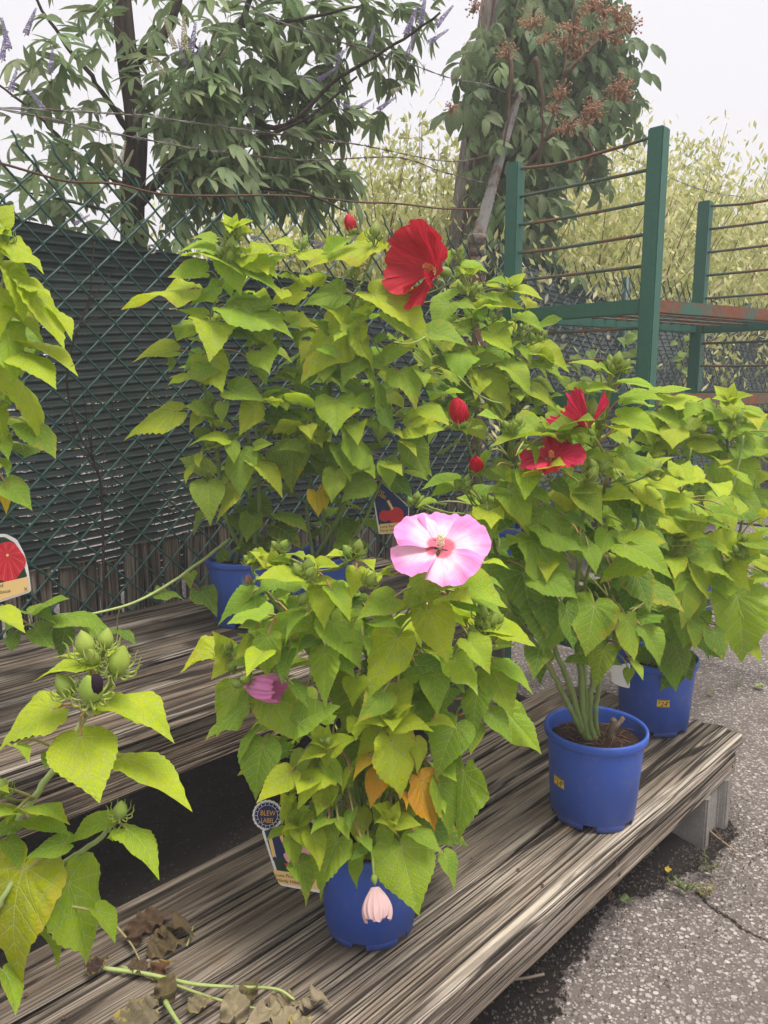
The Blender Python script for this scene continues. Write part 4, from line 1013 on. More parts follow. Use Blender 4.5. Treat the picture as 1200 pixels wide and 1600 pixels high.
P3.leaves(K3, [(440, 42, 305, 20, .32), (540, 110, 702, 140, .3), (410, 135, 532, 152, .4), (320, 140, 442, 172, .4), (560, 170, 742, 190, .45), (545, 262, 722, 342, .5), (375, 325, 205, 310, .45), (500, 465, 395, 440, .5), (395, 592, 296, 622, .5), (615, 615, 440, 635, .55, LIME), (680, 558, 812, 602, .4, LIME),
    (170, 742, 372, 862, .55, MID), (150, 812, 342, 1072, .65, MID), (105, 955, 147, 1188, .88, DEEP), (45, 590, 132, 795, .75), (105, 510, 110, 632, .95), (400, 850, 432, 965, .8, MID), (640, 895, 448, 1007, .55), (560, 432, 742, 512, .5), (560, 798, 745, 822, .35, LIME), (560, 832, 772, 985, .5), (200, 1080, 212, 1257, .8, DEEP),
    (300, 700, 390, 780, .5, DEEP), (250, 560, 330, 640, .6, DEEP), (520, 60, 600, 40, .4), (490, 60, 420, 30, .4), (650, 200, 540, 215, .4)])
P3.leaves(K4, [(165, 5, 352, 102, .55, MID), (170, 150, 198, 348, .85, DEEP), (180, 320, 150, 470, .95, DEEP), (425, 130, 385, 362, .9, MID), (465, 330, 430, 497, .85, OLIVE), (570, 195, 602, 382, .55), (645, 240, 717, 402, .6, MID), (590, 380, 642, 467, .5), (300, 150, 330, 330, .6, DEEP), (580, 420, 575, 492, .8)])
P3.cluster(960, 575, 6, .022, 12); P3.cluster(1012, 742, 1, .036, 2); P3.cluster(935, 735, 2, .024, 7); P3.cluster(725, 760, 3, .022, 9); P3.cluster(650, 788, 3, .024, 9); P3.cluster(800, 668, 4, .02, 12); P3.cluster(918, 748, 1, .03, 2)
P3.bud(722, 668, .034, Vector((-.25, -.3, 1)), roll=ROLL_R); P3.bud(746, 738, .024, Vector((-.2, -.7, .8)), roll=ROLL_R)
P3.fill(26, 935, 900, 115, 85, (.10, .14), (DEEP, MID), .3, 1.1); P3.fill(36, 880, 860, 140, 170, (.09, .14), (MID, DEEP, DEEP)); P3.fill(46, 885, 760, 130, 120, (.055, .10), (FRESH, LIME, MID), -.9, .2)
red2 = [petal_mesh(520 + i, .35, .25, 1.2, PROSE, .8) for i in range(5)]
P3.flower(862, 718, .070, Vector((-.2, -.45, 1.)), red2, ST_O, spin=.2, k=1.0, dy=-.02, label='flattened crimson flower half hidden by leaves', tilts=[0, -.15, .1, 0, -.1])
red3 = [petal_mesh(540 + i, .9, -.2, 1.8, PROSE, .46, fold=-.2) for i in range(4)]
P3.flower(918, 668, .058, Vector((-.5, -.2, .6)), red3, ST_O, spin=.5, k=1.0, dy=-.03, label='ragged wilting crimson flower', tilts=[.2, -.3, .1, -.5])
P3.bud(922, 655, .038, Vector((.05, -.2, 1)), k=.95)

# --- P4: plant at the end of the low bench
b4 = atz(1020, 1130, H1 + .004); P4 = Plant('hibiscus at the far low bench end, blue pot with yellow price sticker in front', b4, 1090, b4.y - .02, .38, (FRESH, LIME, FRESH))
make_pot(P4, 1.0, -2.2, (math.atan2(-b4.y, -b4.x) + rad(14), .115)); y4 = b4.y
stems_from(P4, .03, [[(1030, 990, y4), (1045, 900, y4 - .05), (1060, 820, y4 - .1), (1063, 770, y4 - .12)], [(1050, 960, y4), (1100, 890, y4 - .08), (1150, 850, y4 - .12)], [(1010, 980, y4), (1000, 870, y4 - .05), (1010, 740, y4 - .05)], [(1060, 960, y4 + .05), (1120, 830, y4), (1150, 740, y4), (1162, 680, y4)], [(1030, 960, y4 + .1), (1060, 800, y4 + .08), (1080, 700, y4 + .05)]])
P4.leaves(K3, [(660, 650, 902, 640, .42), (690, 685, 862, 815, .45, LIME), (820, 710, 1045, 772, .35), (760, 838, 932, 855, .3, LIME), (1000, 940, 848, 905, .7), (1040, 852, 905, 790, .6, LIME), (1065, 870, 1190, 765, .9, LIME), (1030, 930, 1122, 1042, 1.0, LIME), (815, 970, 812, 1212, .56, FRESH), (865, 930, 932, 1078, .4, LIME),
    (1062, 1055, 1080, 1360, .85, FRESH), (1130, 1080, 1240, 1250, .7), (1140, 900, 1240, 960, .6), (1200, 980, 1130, 1010, .6), (720, 880, 800, 960, .6, MID), (900, 760, 960, 700, .5, MID), (960, 690, 1080, 720, .5, MID), (780, 1060, 740, 1190, .6, MID)])
P4.leaves(K4, [(855, 195, 872, 332, .6, MID), (1110, 300, 1170, 390, .8, LIME), (900, 60, 890, 200, .6, MID), (750, 60, 690, 180, .7, DEEP), (960, 250, 1000, 380, .7, DEEP), (720, 210, 690, 320, .8, MID)])
P4.cluster(1056, 858, 6, .026, 13); P4.cluster(1158, 862, 4, .026, 12); P4.cluster(1158, 845, 1, .024, 2); P4.rosette(1060, 840, .08, 5); P4.rosette(1015, 735, .07, 5); P4.fill(40, 1090, 880, 115, 130, (.10, .15), (MID, DEEP, FRESH)); P4.fill(46, 1085, 830, 120, 120, (.06, .11), (FRESH, LIME), -.9, .2); P4.fill(12, 1030, 990, 60, 60, (.09, .13), (MID, DEEP))
P4.bud(1012, 738, .036, Vector((0, -.3, 1)))

# --- P8: plant standing on the lowest rack shelf
b8 = Vector((1.30, 3.22, .385)); P8 = Plant('hibiscus standing on the lowest shelf of the green rack', b8, 1110, 2.86, .36, (FRESH, LIME, FRESH))
make_pot(P8, 1.0, 1.)
stems_from(P8, .03, [[(1120, 850, 2.95), (1136, 760, 2.8), (1137, 690, 2.75), (1140, 655, 2.72)], [(1090, 850, 2.95), (1050, 760, 2.8), (1040, 700, 2.75), (1035, 670, 2.72)], [(1140, 860, 3.), (1170, 780, 2.9), (1190, 700, 2.85)]])
K10 = (960, 560, 5.0)
P8.leaves(K10, [(330, 260, 605, 240, .3), (400, 330, 690, 320, .5), (800, 400, 520, 380, .4), (390, 440, 640, 420, .5, MID), (500, 470, 260, 430, .5), (330, 600, 5, 440, .5), (400, 600, 610, 620, .5, LIME), (340, 650, 545, 770, .5, LIME), (350, 620, 130, 645, .3, LIME), (560, 720, 700, 720, .9, MID), (620, 640, 850, 720, .6), (520, 620, 640, 560, .5),
    (880, 390, 1020, 500, .7, LIME), (1040, 400, 1200, 480, .5), (960, 560, 1170, 540, .5), (1000, 600, 1112, 735, .6), (850, 470, 660, 500, .4), (905, 815, 1070, 1110, .95, FRESH), (1100, 640, 1260, 800, .55), (960, 700, 1200, 820, .6, MID), (930, 1050, 1180, 1330, .55, MID), (1200, 900, 1100, 1010, .8), (560, 870, 680, 1010, .7, MID), (460, 850, 600, 1000, .8, MID), (740, 850, 760, 1000, .7, MID), (520, 950, 700, 940, .4), (800, 1080, 650, 1080, .5, DEEP), (700, 1000, 760, 1160, .6, DEEP)])
P8.rosette(1140, 628, .085, 7); P8.rosette(1035, 672, .07, 5); P8.cluster(1148, 660, 4, .024, 9); P8.fill(30, 1100, 720, 110, 80, (.10, .16), (MID, DEEP, FRESH)); P8.fill(34, 1110, 690, 110, 70, (.07, .12), (FRESH, LIME), -.9, .2); P8.fill(14, 1120, 820, 90, 60, (.10, .15), (MID, DEEP))

# --- P2: pink flowered plant in front
b2 = atz(578, 1437, H1 + .004); P2 = Plant('pink flowered hibiscus in a blue pot on the low bench beside the award ribbon tag', b2, 570, b2.y + .05, .27, (FRESH, FRESH, LIME, MID))
make_pot(P2, .86, -1.95); y2 = b2.y
for pts in ([(560, 1250), (545, 1120), (530, 1000), (505, 930), (485, 890)], [(590, 1250), (610, 1130), (640, 1030), (670, 950), (690, 900)], [(570, 1240), (575, 1100), (570, 1000), (555, 900)], [(550, 1260), (500, 1160), (455, 1090), (420, 1050), (385, 1040)], [(600, 1260), (680, 1160), (730, 1080), (745, 1010)], [(575, 1260), (560, 1150), (470, 1000), (420, 930), (395, 890)], [(590, 1280), (620, 1210), (625, 1140)], [(560, 1300), (530, 1230), (508, 1165)], [(590, 1310), (615, 1290)], [(560, 1320), (500, 1290), (462, 1285)]):
    P2.stem([b2 + Vector((rnd.uniform(-.03, .03), rnd.uniform(-.03, .03), .16))] + [at(x, y, y2 + .03 - .02 * i) for i, (x, y) in enumerate(pts)], .0065, .0026, (.20, .29, .08))
KA = (380, 860, 4.615); KB = (600, 860, 4.286); KC = (280, 780, 2.143); KD = (260, 1100, 2.4)
P2.leaves(KA, [(395, 475, 108, 755, .62), (130, 590, 268, 905, .5, MID), (570, 275, 585, 570, .95, LIME), (650, 520, 848, 862, .75), (595, 735, 598, 1145, .68), (1112, 628, 908, 1068, .85), (188, 1062, 408, 1390, .95), (400, 1250, 705, 1122, .75, MID), (815, 150, 785, 350, .9, LIME), (640, 290, 772, 515, .7), (1075, 345, 818, 500, .75), (1060, 180, 940, 190, .4), (390, 180, 90, 210, .42, LIME),
    (1010, 1020, 815, 1245, .9, MID), (700, 760, 800, 918, .8, MID), (450, 470, 300, 680, .4, MID), (490, 130, 702, 120, .4, LIME), (520, 230, 700, 250, .35, LIME), (120, 120, 250, 110, .5, LIME), (150, 60, 20, 100, .5, LIME), (240, 60, 350, 110, .5), (350, 30, 440, 70, .5), (860, 80, 945, 150, .5, LIME), (770, 40, 590, 45, .3, LIME), (440, 40, 525, 105, .35), (90, 60, 180, 20, .6, LIME), (230, 350, 340, 300, .5, MID), (330, 740, 280, 970, .7, DEEP), (520, 640, 390, 740, .6, DEEP), (860, 620, 900, 760, .6, MID), (950, 500, 1130, 560, .6, MID), (100, 620, 20, 700, .8, MID), (70, 660, -60, 790, .8), (100, 540, -40, 560, .5, MID), (60, 310, -30, 420, .5)])
P2.leaves(KB, [(300, 180, 72, 450, .62), (305, 395, 430, 760, .92), (570, 660, 470, 897, .95), (725, 815, 865, 1120, .85), (625, 950, 602, 1258, .8, MID), (815, 1085, 1055, 1369, .75), (700, 560, 1020, 645, .4, LIME), (440, 235, 828, 388, .42), (520, 300, 795, 440, .4, MID), (460, 320, 660, 430, .5), (240, 130, -20, 130, .4), (700, 80, 848, 130, .3), (690, 200, 810, 270, .4, MID), (330, 830, 360, 1110, .95, MID), (740, 740, 1000, 970, .38), (720, 1100, 860, 1300, .7, MID), (215, 770, 450, 830, .6, DEEP), (610, 1180, 580, 1371, 1.0, MID), (760, 640, 880, 640, .7, OLIVE), (640, 850, 600, 920, .7, OLIVE), (140, 440, 90, 580, .6, MID), (480, 870, 540, 960, .5, DEEP), (260, 360, 180, 300, .5, MID), (690, 510, 745, 620, .4, LIME)])
P2.leaves(KC, [(185, 640, 125, 797, .75), (225, 690, 88, 808, .4, MID), (130, 512, 2, 583, .5), (155, 500, 110, 440, 1.0), (195, 525, 285, 535, .85), (160, 540, 106, 605, .85), (255, 325, 128, 425, .6), (380, 620, 430, 700, .6, DEEP), (330, 560, 350, 620, .5, DEEP), (1000, 420, 1190, 492, .4, LIME)])
P2.leaves(KD, [(362, 158, 335, 362, .85), (340, 100, 272, 222, .3, MID), (512, 190, 470, 305, .7, OLIVE), (575, 185, 483, 232, .6, LIME), (600, 180, 600, 252, .95, LIME), (598, 130, 548, 95, .6, LIME), (630, 165, 722, 128, .7, LIME), (605, 220, 660, 312, .7), (590, 250, 490, 398, .65), (820, 60, 698, 85, .5, LIME), (840, 55, 768, 2, .5, LIME), (855, 60, 915, 20, .5, LIME), (860, 75, 1005, 105, .65, LIME), (790, 110, 712, 215, .7, LIME), (842, 140, 876, 360, .68, LIME), (1000, 65, 1092, 95, .5, LIME), (935, 140, 940, 265, .7), (1085, 80, 1010, 285, .85, MID), (1115, 255, 1100, 518, .68, MID), (1020, 300, 1062, 505, .6, MID),
    (800, 262, 765, 395, .85, ORNG), (955, 290, 1003, 487, .72, ORNG), (760, 200, 700, 290, .6, (.55, .36, .03)), (848, 440, 768, 378, .6, LIME), (860, 445, 958, 455, .75, LIME), (828, 470, 808, 592, .6), (878, 535, 947, 795, .92, FRESH), (1045, 572, 1080, 702, .62, MID), (645, 440, 685, 512, .6), (608, 432, 538, 492, .6), (720, 550, 716, 695, .5), (642, 515, 578, 738, .62, FRESH), (545, 490, 575, 630, .75, LIME), (495, 600, 522, 765, .6, MID), (465, 510, 482, 635, .6), (445, 470, 372, 518, .5), (482, 452, 425, 368, .7, LIME), (492, 458, 527, 548, .85, LIME), (500, 430, 540, 380, .6), (455, 400, 425, 330, .7), (430, 340, 470, 300, .6, LIME), (560, 430, 600, 360, .7, MID), (700, 400, 690, 480, .6, DEEP), (930, 480, 1030, 560, .6, MID), (760, 540, 690, 590, .6, DEEP), (730, 500, 770, 560, .6, MID), (690, 250, 660, 340, .4, LIME), (880, 330, 900, 400, .4, ORNG), (620, 390, 600, 340, .6, MID)])
P2.rosette(508, 1162, .045, 6); P2.rosette(611, 1120, .06, 7); P2.rosette(462, 1286, .045, 6); P2.rosette(613, 1282, .04, 5); P2.rosette(450, 1240, .04, 5); P2.rosette(430, 885, .05, 5)
for px, py, n, z, sp in ((478, 900, 4, .020, 11), (555, 868, 3, .021, 9), (468, 942, 1, .026, 2), (760, 975, 6, .023, 16), (396, 878, 3, .018, 9), (438, 856, 2, .018, 6), (575, 912, 1, .024, 2), (352, 1020, 3, .018, 9), (360, 1046, 1, .023, 2), (508, 1160, 2, .012, 4), (755, 1000, 2, .026, 12)):
    P2.cluster(px, py, n, z, sp)
P2.bud(390, 912, .016, Vector((-.1, -.3, 1)), (.40, .22, .14)); 
P2.fill(46, 560, 1080, 150, 160, (.07, .115), (MID, DEEP, FRESH)); P2.fill(26, 585, 1250, 110, 90, (.06, .10), (MID, DEEP, MID)); P2.fill(12, 480, 960, 90, 60, (.06, .10), (MID, FRESH)); P2.fill(36, 560, 1000, 175, 130, (.05, .085), (FRESH, LIME), -.9, .1); P2.fill(26, 560, 1230, 130, 100, (.04, .075), (FRESH, LIME), -.9, .1)
pinks = [petal_mesh(560 + i, .24, .16, .9, PPINK, .90) for i in range(5)]
P2.flower(688, 858, .084, Vector((-.03, -.52, .82)), pinks, ST_C, k=1.05, dy=-.05, label='wide open pink and white flower with a red eye', angs=[.25, 1.35, 2.55, 3.62, 5.15], tilts=[-.08, .02, -.16, .08, .03])
P2.flower(384, 1070, .070, Vector((.80, -.35, .05)), [bell_mesh('petal', PPINK, 4, .12, .42, 7, .8)], ST_C, k=1., dy=-.02, label='closing pink flower facing sideways')
P2.bud(388, 1062, .022, Vector((-.3, -.8, .3)), k=1.2)
P2.flower(586, 1386, .050, Vector((.12, -.62, -.85)), [bell_mesh('petal', WITHER, 9, .14, .50, 13, .55)], ST_C, k=1.05, dy=-.035, label='withered pale pink flower hanging over the pot')

# --- P5: plant leaning in at the left edge, on the higher step
b5 = bw(.47, 2.12, H2 + .004); P5 = Plant('lime hibiscus at the near end of the higher step beside the red flower tag', b5, -20, b5.y - .12, .28, (LIME, LIME, FRESH)); make_pot(P5, 1.0, .2); y5 = b5.y - .12
stems_from(P5, .03, [[(-60, 800, y5), (-40, 650, y5), (-25, 520, y5 - .05), (-5, 400, y5 - .08)], [(-40, 820, y5 - .05), (-10, 700, y5 - .1), (5, 600, y5 - .1), (0, 500, y5 - .1)], [(-90, 750, y5), (-80, 600, y5), (-60, 450, y5)]])
K6 = (0, 350, 3.0)
P5.leaves(K6, [(45, 90, 205, 237, .36, LIME), (15, 110, 80, 205, .5, LIME), (5, 190, 140, 247, .4, LIME), (40, 225, 110, 462, .62, LIME), (125, 300, 302, 590, .48, LIME), (125, 285, 242, 352, .2), (255, 425, 337, 547, .35), (20, 425, 217, 588, .26), (30, 490, 60, 765, .6, FRESH), (145, 580, 367, 716, .3), (110, 605, 265, 778, .5), (75, 725, 202, 1062, .42, LIME), (140, 945, 262, 1102, .62, MID), (-20, 870, 10, 1062, .6), (0, 1100, 35, 1190, .5, MID), (30, 1215, 152, 1345, .72, MID), (-15, 1230, 30, 1365, .6, YELL), (-60, 300, -10, 560, .7), (-40, 120, -90, 300, .7), (0, 780, -60, 900, .6, MID), (10, 40, 60, 60, .5), (-20, 1000, 40, 1110, .7, MID), (40, 600, 120, 700, .5, MID)])
P5.leaf(-12, 960, 40, 990, .42, LIME, dy=-.15)
P5.bud(6, 382, .03); P5.bud(-8, 372, .026); P5.fill(30, -50, 600, 90, 200, (.10, .15), (MID, FRESH, DEEP)); P5.rosette(-10, 365, .08, 6)

# --- P6: plant at the lower left corner, near end of the low bench
b6 = bw(.06, 1.22, H1 + .004); P6 = Plant('lime hibiscus over the near end of the low bench with a spiky bud cluster', b6, 20, 1.00, .16, (LIME, LIME, FRESH)); make_pot(P6, 1.0, .2)
K7 = (0, 1000, 2.667)
def k7(x, y, Y): return at(x / 2.667, 1000 + y / 2.667, Y)
P6.stem([b6 + Vector((0, 0, .19)), b6 + Vector((.06, -.03, .32)), k7(-60, 960, .93), k7(60, 770, .97), k7(200, 570, 1.0), k7(330, 360, 1.03), k7(375, 275, 1.04)], .0068, .0038, (.30, .38, .13))
P6.stem([k7(-60, 1010, .93), k7(120, 1010, .95), k7(245, 940, .97), k7(360, 865, .99), k7(440, 805, 1.0), k7(462, 768, 1.0)], .005, .003, (.30, .38, .13))
P6.stem([b6 + Vector((.02, 0, .19)), k7(-140, 1240, .9), k7(20, 1060, .9), k7(80, 960, .93)], .005, .003, (.30, .38, .13))
P6.leaves(K7, [(335, 402, 415, 682, 1.05, LIME), (487, 232, 728, 432, .55, LIME), (505, 490, 803, 718, .35, LIME), (222, 290, -14, 475, .48, LIME), (102, 942, 95, 1432, .72, (.42, .47, .03)), (283, 1010, 357, 1358, .62, FRESH), (405, 1130, 480, 1265, .6, FRESH), (128, 748, 293, 818, .5, FRESH), (110, 700, 293, 772, .42, FRESH), (272, 850, 95, 920, .6, MID), (447, 752, 283, 852, .55, FRESH), (530, 792, 664, 1003, .56, FRESH), (30, 840, 85, 955, .7, MID), (20, 1385, 65, 1567, .5, FRESH), (165, 1225, 242, 1372, .2, FRESH), (60, 440, 122, 515, .4, FRESH), (215, 470, 190, 545, .7, MID), (372, 95, 133, 178, .3, LIME), (350, 82, 222, 72, .34, LIME), (440, 62, 548, 72, .3, LIME), (440, 262, 582, 352, .6, LIME), (480, 800, 470, 840, .6, LIME), (60, 720, -40, 760, .5, FRESH), (-20, 690, 60, 770, .5, MID), (-60, 620, 40, 640, .5), (60, 770, -60, 860, .6, MID), (180, 1150, 240, 1040, .5, MID)], k=.6)
for x, y, sz, d in ((365, 60, .028, (-.1, -.2, 1)), (437, 32, .022, (.2, 0, 1)), (395, 92, .023, (0, -.6, .8)), (485, 135, .033, (.35, -.2, 1)), (292, 222, .026, (-.35, -.3, .9))):
    P6.bud(x / 2.667, 1000 + y / 2.667, sz, Vector(d), (.30, .40, .07), k=.6, dy=-.02, bcol=(.42, .52, .12))
P6.bud(393 / 2.667, 1000 + 245 / 2.667, .034, Vector((0, -.45, .9)), (.32, .42, .07), k=.6, dy=-.045, roll=None, bcol=(.42, .52, .12))
dk = child('dead_petals', MB().ball((0, 0, 0), .009, 8, 6, (1, 1, 1.5)).mesh('dead_petals', True, plain('dead_petal', (.025, .014, .022), .9, .1, 0, .5, 300)), P6.o, matrix=Matrix.Translation(k7(400, 185, P6.Y(150, .6) - .058)))
P6.bud(500 / 2.667, 1000 + 735 / 2.667, .022, Vector((.2, -.2, 1)), (.30, .42, .08), k=.6, dy=-.01, bcol=(.42, .52, .12)); P6.bud(5 / 2.667, 1000 + 640 / 2.667, .02, Vector((.2, -.2, 1)), k=.6)

# ================================================================== PLANT TAGS
def poly_px(pts, Y, thick=.0012, mat=None, name='panel'):
    f = [at(x, y, Y) for x, y in pts]; b = [p + Vector((0, thick, 0)) for p in f]; n = len(f)
    return mesh(name, f + b, [tuple(range(n))[::-1], tuple(range(n, 2 * n))] + [(i, (i + 1) % n, n + (i + 1) % n, n + i) for i in range(n)], False, mat)
def circ(cx, cy, r, n=24, a0=0, a1=2 * math.pi, sc=0., k=16):
    return [(cx + (r * (1 + sc * math.cos(k * a))) * math.cos(a), cy + (r * (1 + sc * math.cos(k * a))) * math.sin(a)) for a in np.linspace(a0, a1, n, endpoint=(a1 - a0) < 6)]
def round_poly(pts, r=5, n=4):
    out = []
    for i in range(len(pts)):
        p, a, b = Vector((*pts[i], 0)), Vector((*pts[i - 1], 0)), Vector((*pts[(i + 1) % len(pts)], 0))
        u, w = (a - p).normalized() * r, (b - p).normalized() * r
        for k in range(n + 1): t = k / n; q = (p + u) * (1 - t) ** 2 + p * 2 * t * (1 - t) + (p + w) * t * t; out.append((q.x, q.y))
    return out
def text_px(txt, x, y, size, rot, Y, mat, name, parent, squash=1.):
    v, f = text_geo(txt, size); c, s_ = math.cos(rot), math.sin(rot)
    P = [at(x + a * squash * c + b * s_, y + a * squash * s_ - b * c, Y) for a, b, _ in v]
    return child(name, mesh(name, P, f, False, mat), parent)
def layer(pts, Y, mat, name, parent): return child(name, poly_px(pts, Y, .0002, mat, name), parent)
# award ribbon tag of the pink plant
Yt = P2.Y(440) - .03 + .09
t2 = empty('plant_tag', at(455, 1390, Yt), 'picture tag with a blue award ribbon stuck in the pink plant pot', 'plant tag')
bd = round_poly([(408, 1296), (436, 1383), (504, 1396), (510, 1300), (470, 1262)], 7)
card = child('card', poly_px(bd, Yt, .0012, WHITE, 'card'), t2)
badge = child('badge', poly_px(circ(418, 1274, 23.5, 96, 0, 2 * math.pi, .025, 22), Yt - .0012, .0014, WHITE, 'badge'), t2)
layer(round_poly([(413, 1298), (438, 1377), (500, 1388), (505, 1302), (468, 1268)], 5), Yt - .0008, PGREEN, 'printed_photo', card)
layer([(413, 1298), (427, 1345), (443, 1338), (436, 1290)], Yt - .0012, NAVY, 'ribbon', card); layer([(419, 1310), (426, 1340), (430, 1338), (432, 1341), (424, 1306)], Yt - .0016, YEL, 'ribbon_stripe', card)
layer([(434, 1305), (443, 1335), (455, 1322), (444, 1290)], Yt - .0014, NAVY, 'ribbon', card); layer([(437, 1308), (441, 1318), (443, 1310), (441, 1302)], Yt - .0018, YEL, 'ribbon_stripe', card)
layer(circ(466, 1330, 24, 20), Yt - .0010, PPINKP, 'printed_flower', card); layer(circ(456, 1342, 14, 14, .3, 2.6), Yt - .0014, PREDP, 'printed_flower', card)
layer(round_poly([(426, 1359), (435, 1380), (500, 1391), (504, 1370)], 4), Yt - .0018, YEL, 'caption', card)
for k in range(18):
    a = k * 2 * math.pi / 18; a1 = a + .30
    layer([(418 + r * math.cos(q), 1274 + r * math.sin(q)) for r, q in ((16.2, a), (21.2, a), (19.6, a + .15), (21.2, a1), (16.2, a1))], Yt - .0018, NAVY, 'rosette_fold', badge)
layer(circ(418, 1274, 15.4, 32), Yt - .0016, NAVY, 'badge_centre', badge)
text_px('BLEW', 406.5, 1274, 11.5, .03, Yt - .0024, GOLD, 'lettering', badge, .80); text_px('LABEL', 407.3, 1285, 10.5, .05, Yt - .0024, GOLD, 'lettering', badge, .74)
text_px('Luna Pink', 430, 1369, 7.4, .12, Yt - .0026, INK, 'lettering', card); text_px('Hardy Hibiscus', 432.5, 1377, 7.4, .14, Yt - .0026, INK, 'lettering', card)
# red flower tag at the left edge
Y5 = P5.Y(10) - .02
t5 = empty('plant_tag', at(0, 938, Y5), 'white edged tag with a large red flower printed above a yellow caption', 'plant tag')
c5 = child('card', poly_px(round_poly([(-52, 838), (8, 834), (26, 843), (38, 866), (44, 890), (48.5, 925), (0, 941), (-50, 950)], 5), Y5, .0012, WHITE, 'card'), t5)
layer(round_poly([(-50, 842), (7, 839), (23, 848), (34, 868), (40, 893), (43, 901), (0, 911), (-48, 922)], 3), Y5 - .0006, PGREEN, 'printed_photo', c5)
layer(circ(8, 878, 31, 40, 0, 2 * math.pi, .05, 5), Y5 - .0010, PREDP, 'printed_flower', c5)
for k in range(22):
    a = k * .2856; layer([(11 + 5 * math.cos(a), 868 + 5 * math.sin(a)), (10 + 27 * math.cos(a + .02), 878 + 29 * math.sin(a + .02)), (10 + 27 * math.cos(a + .07), 878 + 29 * math.sin(a + .07))], Y5 - .0013, plain('print_deep_red%d' % k, (.42, .01, .03) if k % 2 else (.75, .13, .13), .4), 'printed_vein', c5)
layer(circ(11.5, 867.5, 2.2, 8), Y5 - .0017, YEL, 'printed_stamen', c5)
layer(round_poly([(-49, 924), (0, 911), (43.5, 901), (46.5, 923), (0, 938), (-49, 947)], 3), Y5 - .0012, YEL, 'caption', c5)
text_px('Luna Red', -23, 921, 7.6, -.15, Y5 - .0018, INK, 'lettering', c5); text_px('Hardy Hibiscus', -27, 932, 7.2, -.16, Y5 - .0018, INK, 'lettering', c5)
for sx in (-1, 1): layer([(40, 920), (40 + sx * 2.6, 917), (40 + sx * 1.2, 920.3), (40 + sx * 2.2, 923.5)], Y5 - .0018, NAVY, 'butterfly', c5)
# red tag deep inside the bushy plant
Yr = Bp.Y(607, .9) + .10
tb = empty('plant_tag', at(610, 838, Yr), 'dark tag with crimson flower picture under the bushy crimson flowered plant', 'plant tag')
cb = child('card', poly_px(round_poly([(579, 753), (591, 749), (639, 791), (639, 831), (592, 835)], 4), Yr, .0012, WHITE, 'card'), tb)
layer([(581, 755), (592, 750), (638, 792), (638, 817), (592, 821)], Yr - .0006, NAVY, 'printed_photo', cb); layer(circ(618, 805, 13, 18), Yr - .001, PREDP, 'printed_flower', cb); layer(circ(601, 806, 9, 14), Yr - .0012, PREDP, 'printed_flower', cb)
layer([(593, 819), (639, 815), (639, 830), (593, 834)], Yr - .0012, YEL, 'caption', cb); layer([(604, 783), (612, 797), (615, 795), (608, 781)], Yr - .0014, YEL, 'ribbon_stripe', cb)
text_px('BLEW', 587, 767, 7.5, .5, Yr - .0018, GOLD, 'lettering', cb, .7); text_px('LABEL', 590, 774, 7.5, .5, Yr - .0018, GOLD, 'lettering', cb, .7)
text_px('Luna Red', 594, 825, 6, -.06, Yr - .0018, INK, 'lettering', cb); text_px('Hardy Hibiscus', 594, 831, 5.4, -.06, Yr - .0018, INK, 'lettering', cb)
# white tag between the two blue pots
Yw = b4.y - .10
tw_ = empty('plant_tag', at(972, 1078, Yw), 'plain white tag tucked between the two blue pots', 'plant tag')
child('card', poly_px(round_poly([(955, 1040), (985, 1036), (984, 1076), (968, 1072), (956, 1066)], 4), Yw, .0012, WHITE, 'card'), tw_)

# ================================================================== TREE WITH VIOLET FLOWER SPIKES
def blade_geo(L=1., w=.2, seg=5, fold=.25, droop=.3):
    V = []; F = []; UV = []
    for i in range(seg + 1):
        u = i / seg; ww = w * math.sin(math.pi * min(1, u * .9 + .06)) ** .8 * (1 if i < seg else 0.02); x = u * L; z = -droop * u * u * L
        for sgn in (-1, 0, 1): V.append(Vector((x, sgn * ww * L, z + abs(sgn) * ww * L * fold))); UV.append(((u + .6) / 2, (sgn * .35 + 1) / 2))
    for i in range(seg):
        for j in (0, 1): F.append((i * 3 + j, i * 3 + j + 1, i * 3 + 4 + j, i * 3 + 3 + j))
    return V, F, UV
def leaf_from_blades(name, blades, mat):
    V, F, UV = [], [], []
    for M, (v, f, u) in blades: o = len(V); V += [M @ p for p in v]; F += [tuple(i + o for i in q) for q in f]; UV += u
    me = mesh(name, V, F, True, mat); l = me.uv_layers.new(name='UVMap')
    for lo in me.loops: l.data[lo.index].uv = UV[lo.vertex_index]
    return me
def palmate(seed):
    rs = random.Random(seed); bl = []
    for a, L in ((0, 1.), (.55, .86), (-.55, .86), (1.15, .55), (-1.15, .55)):
        M = Matrix.Translation((.28 * math.cos(a * .3), .0, 0)) @ Matrix.Rotation(a + rs.uniform(-.1, .1), 4, 'Z') @ Matrix.Rotation(rs.uniform(-.1, .35), 4, 'Y') @ Matrix.Rotation(rs.uniform(-.5, .5), 4, 'X')
        bl.append((M, blade_geo(L * .78, .125, 5, .3, rs.uniform(.15, .5))))
    st_ = [Vector((0, -.008, 0)), Vector((0, .008, 0)), Vector((.3, .006, 0)), Vector((.3, -.006, 0))]
    bl.append((Matrix.Identity(4), (st_, [(0, 1, 2, 3)], [(.3, .5)] * 4)))
    return leaf_from_blades('leaf', bl, VLEAF)
PALM = [palmate(i) for i in range(6)]
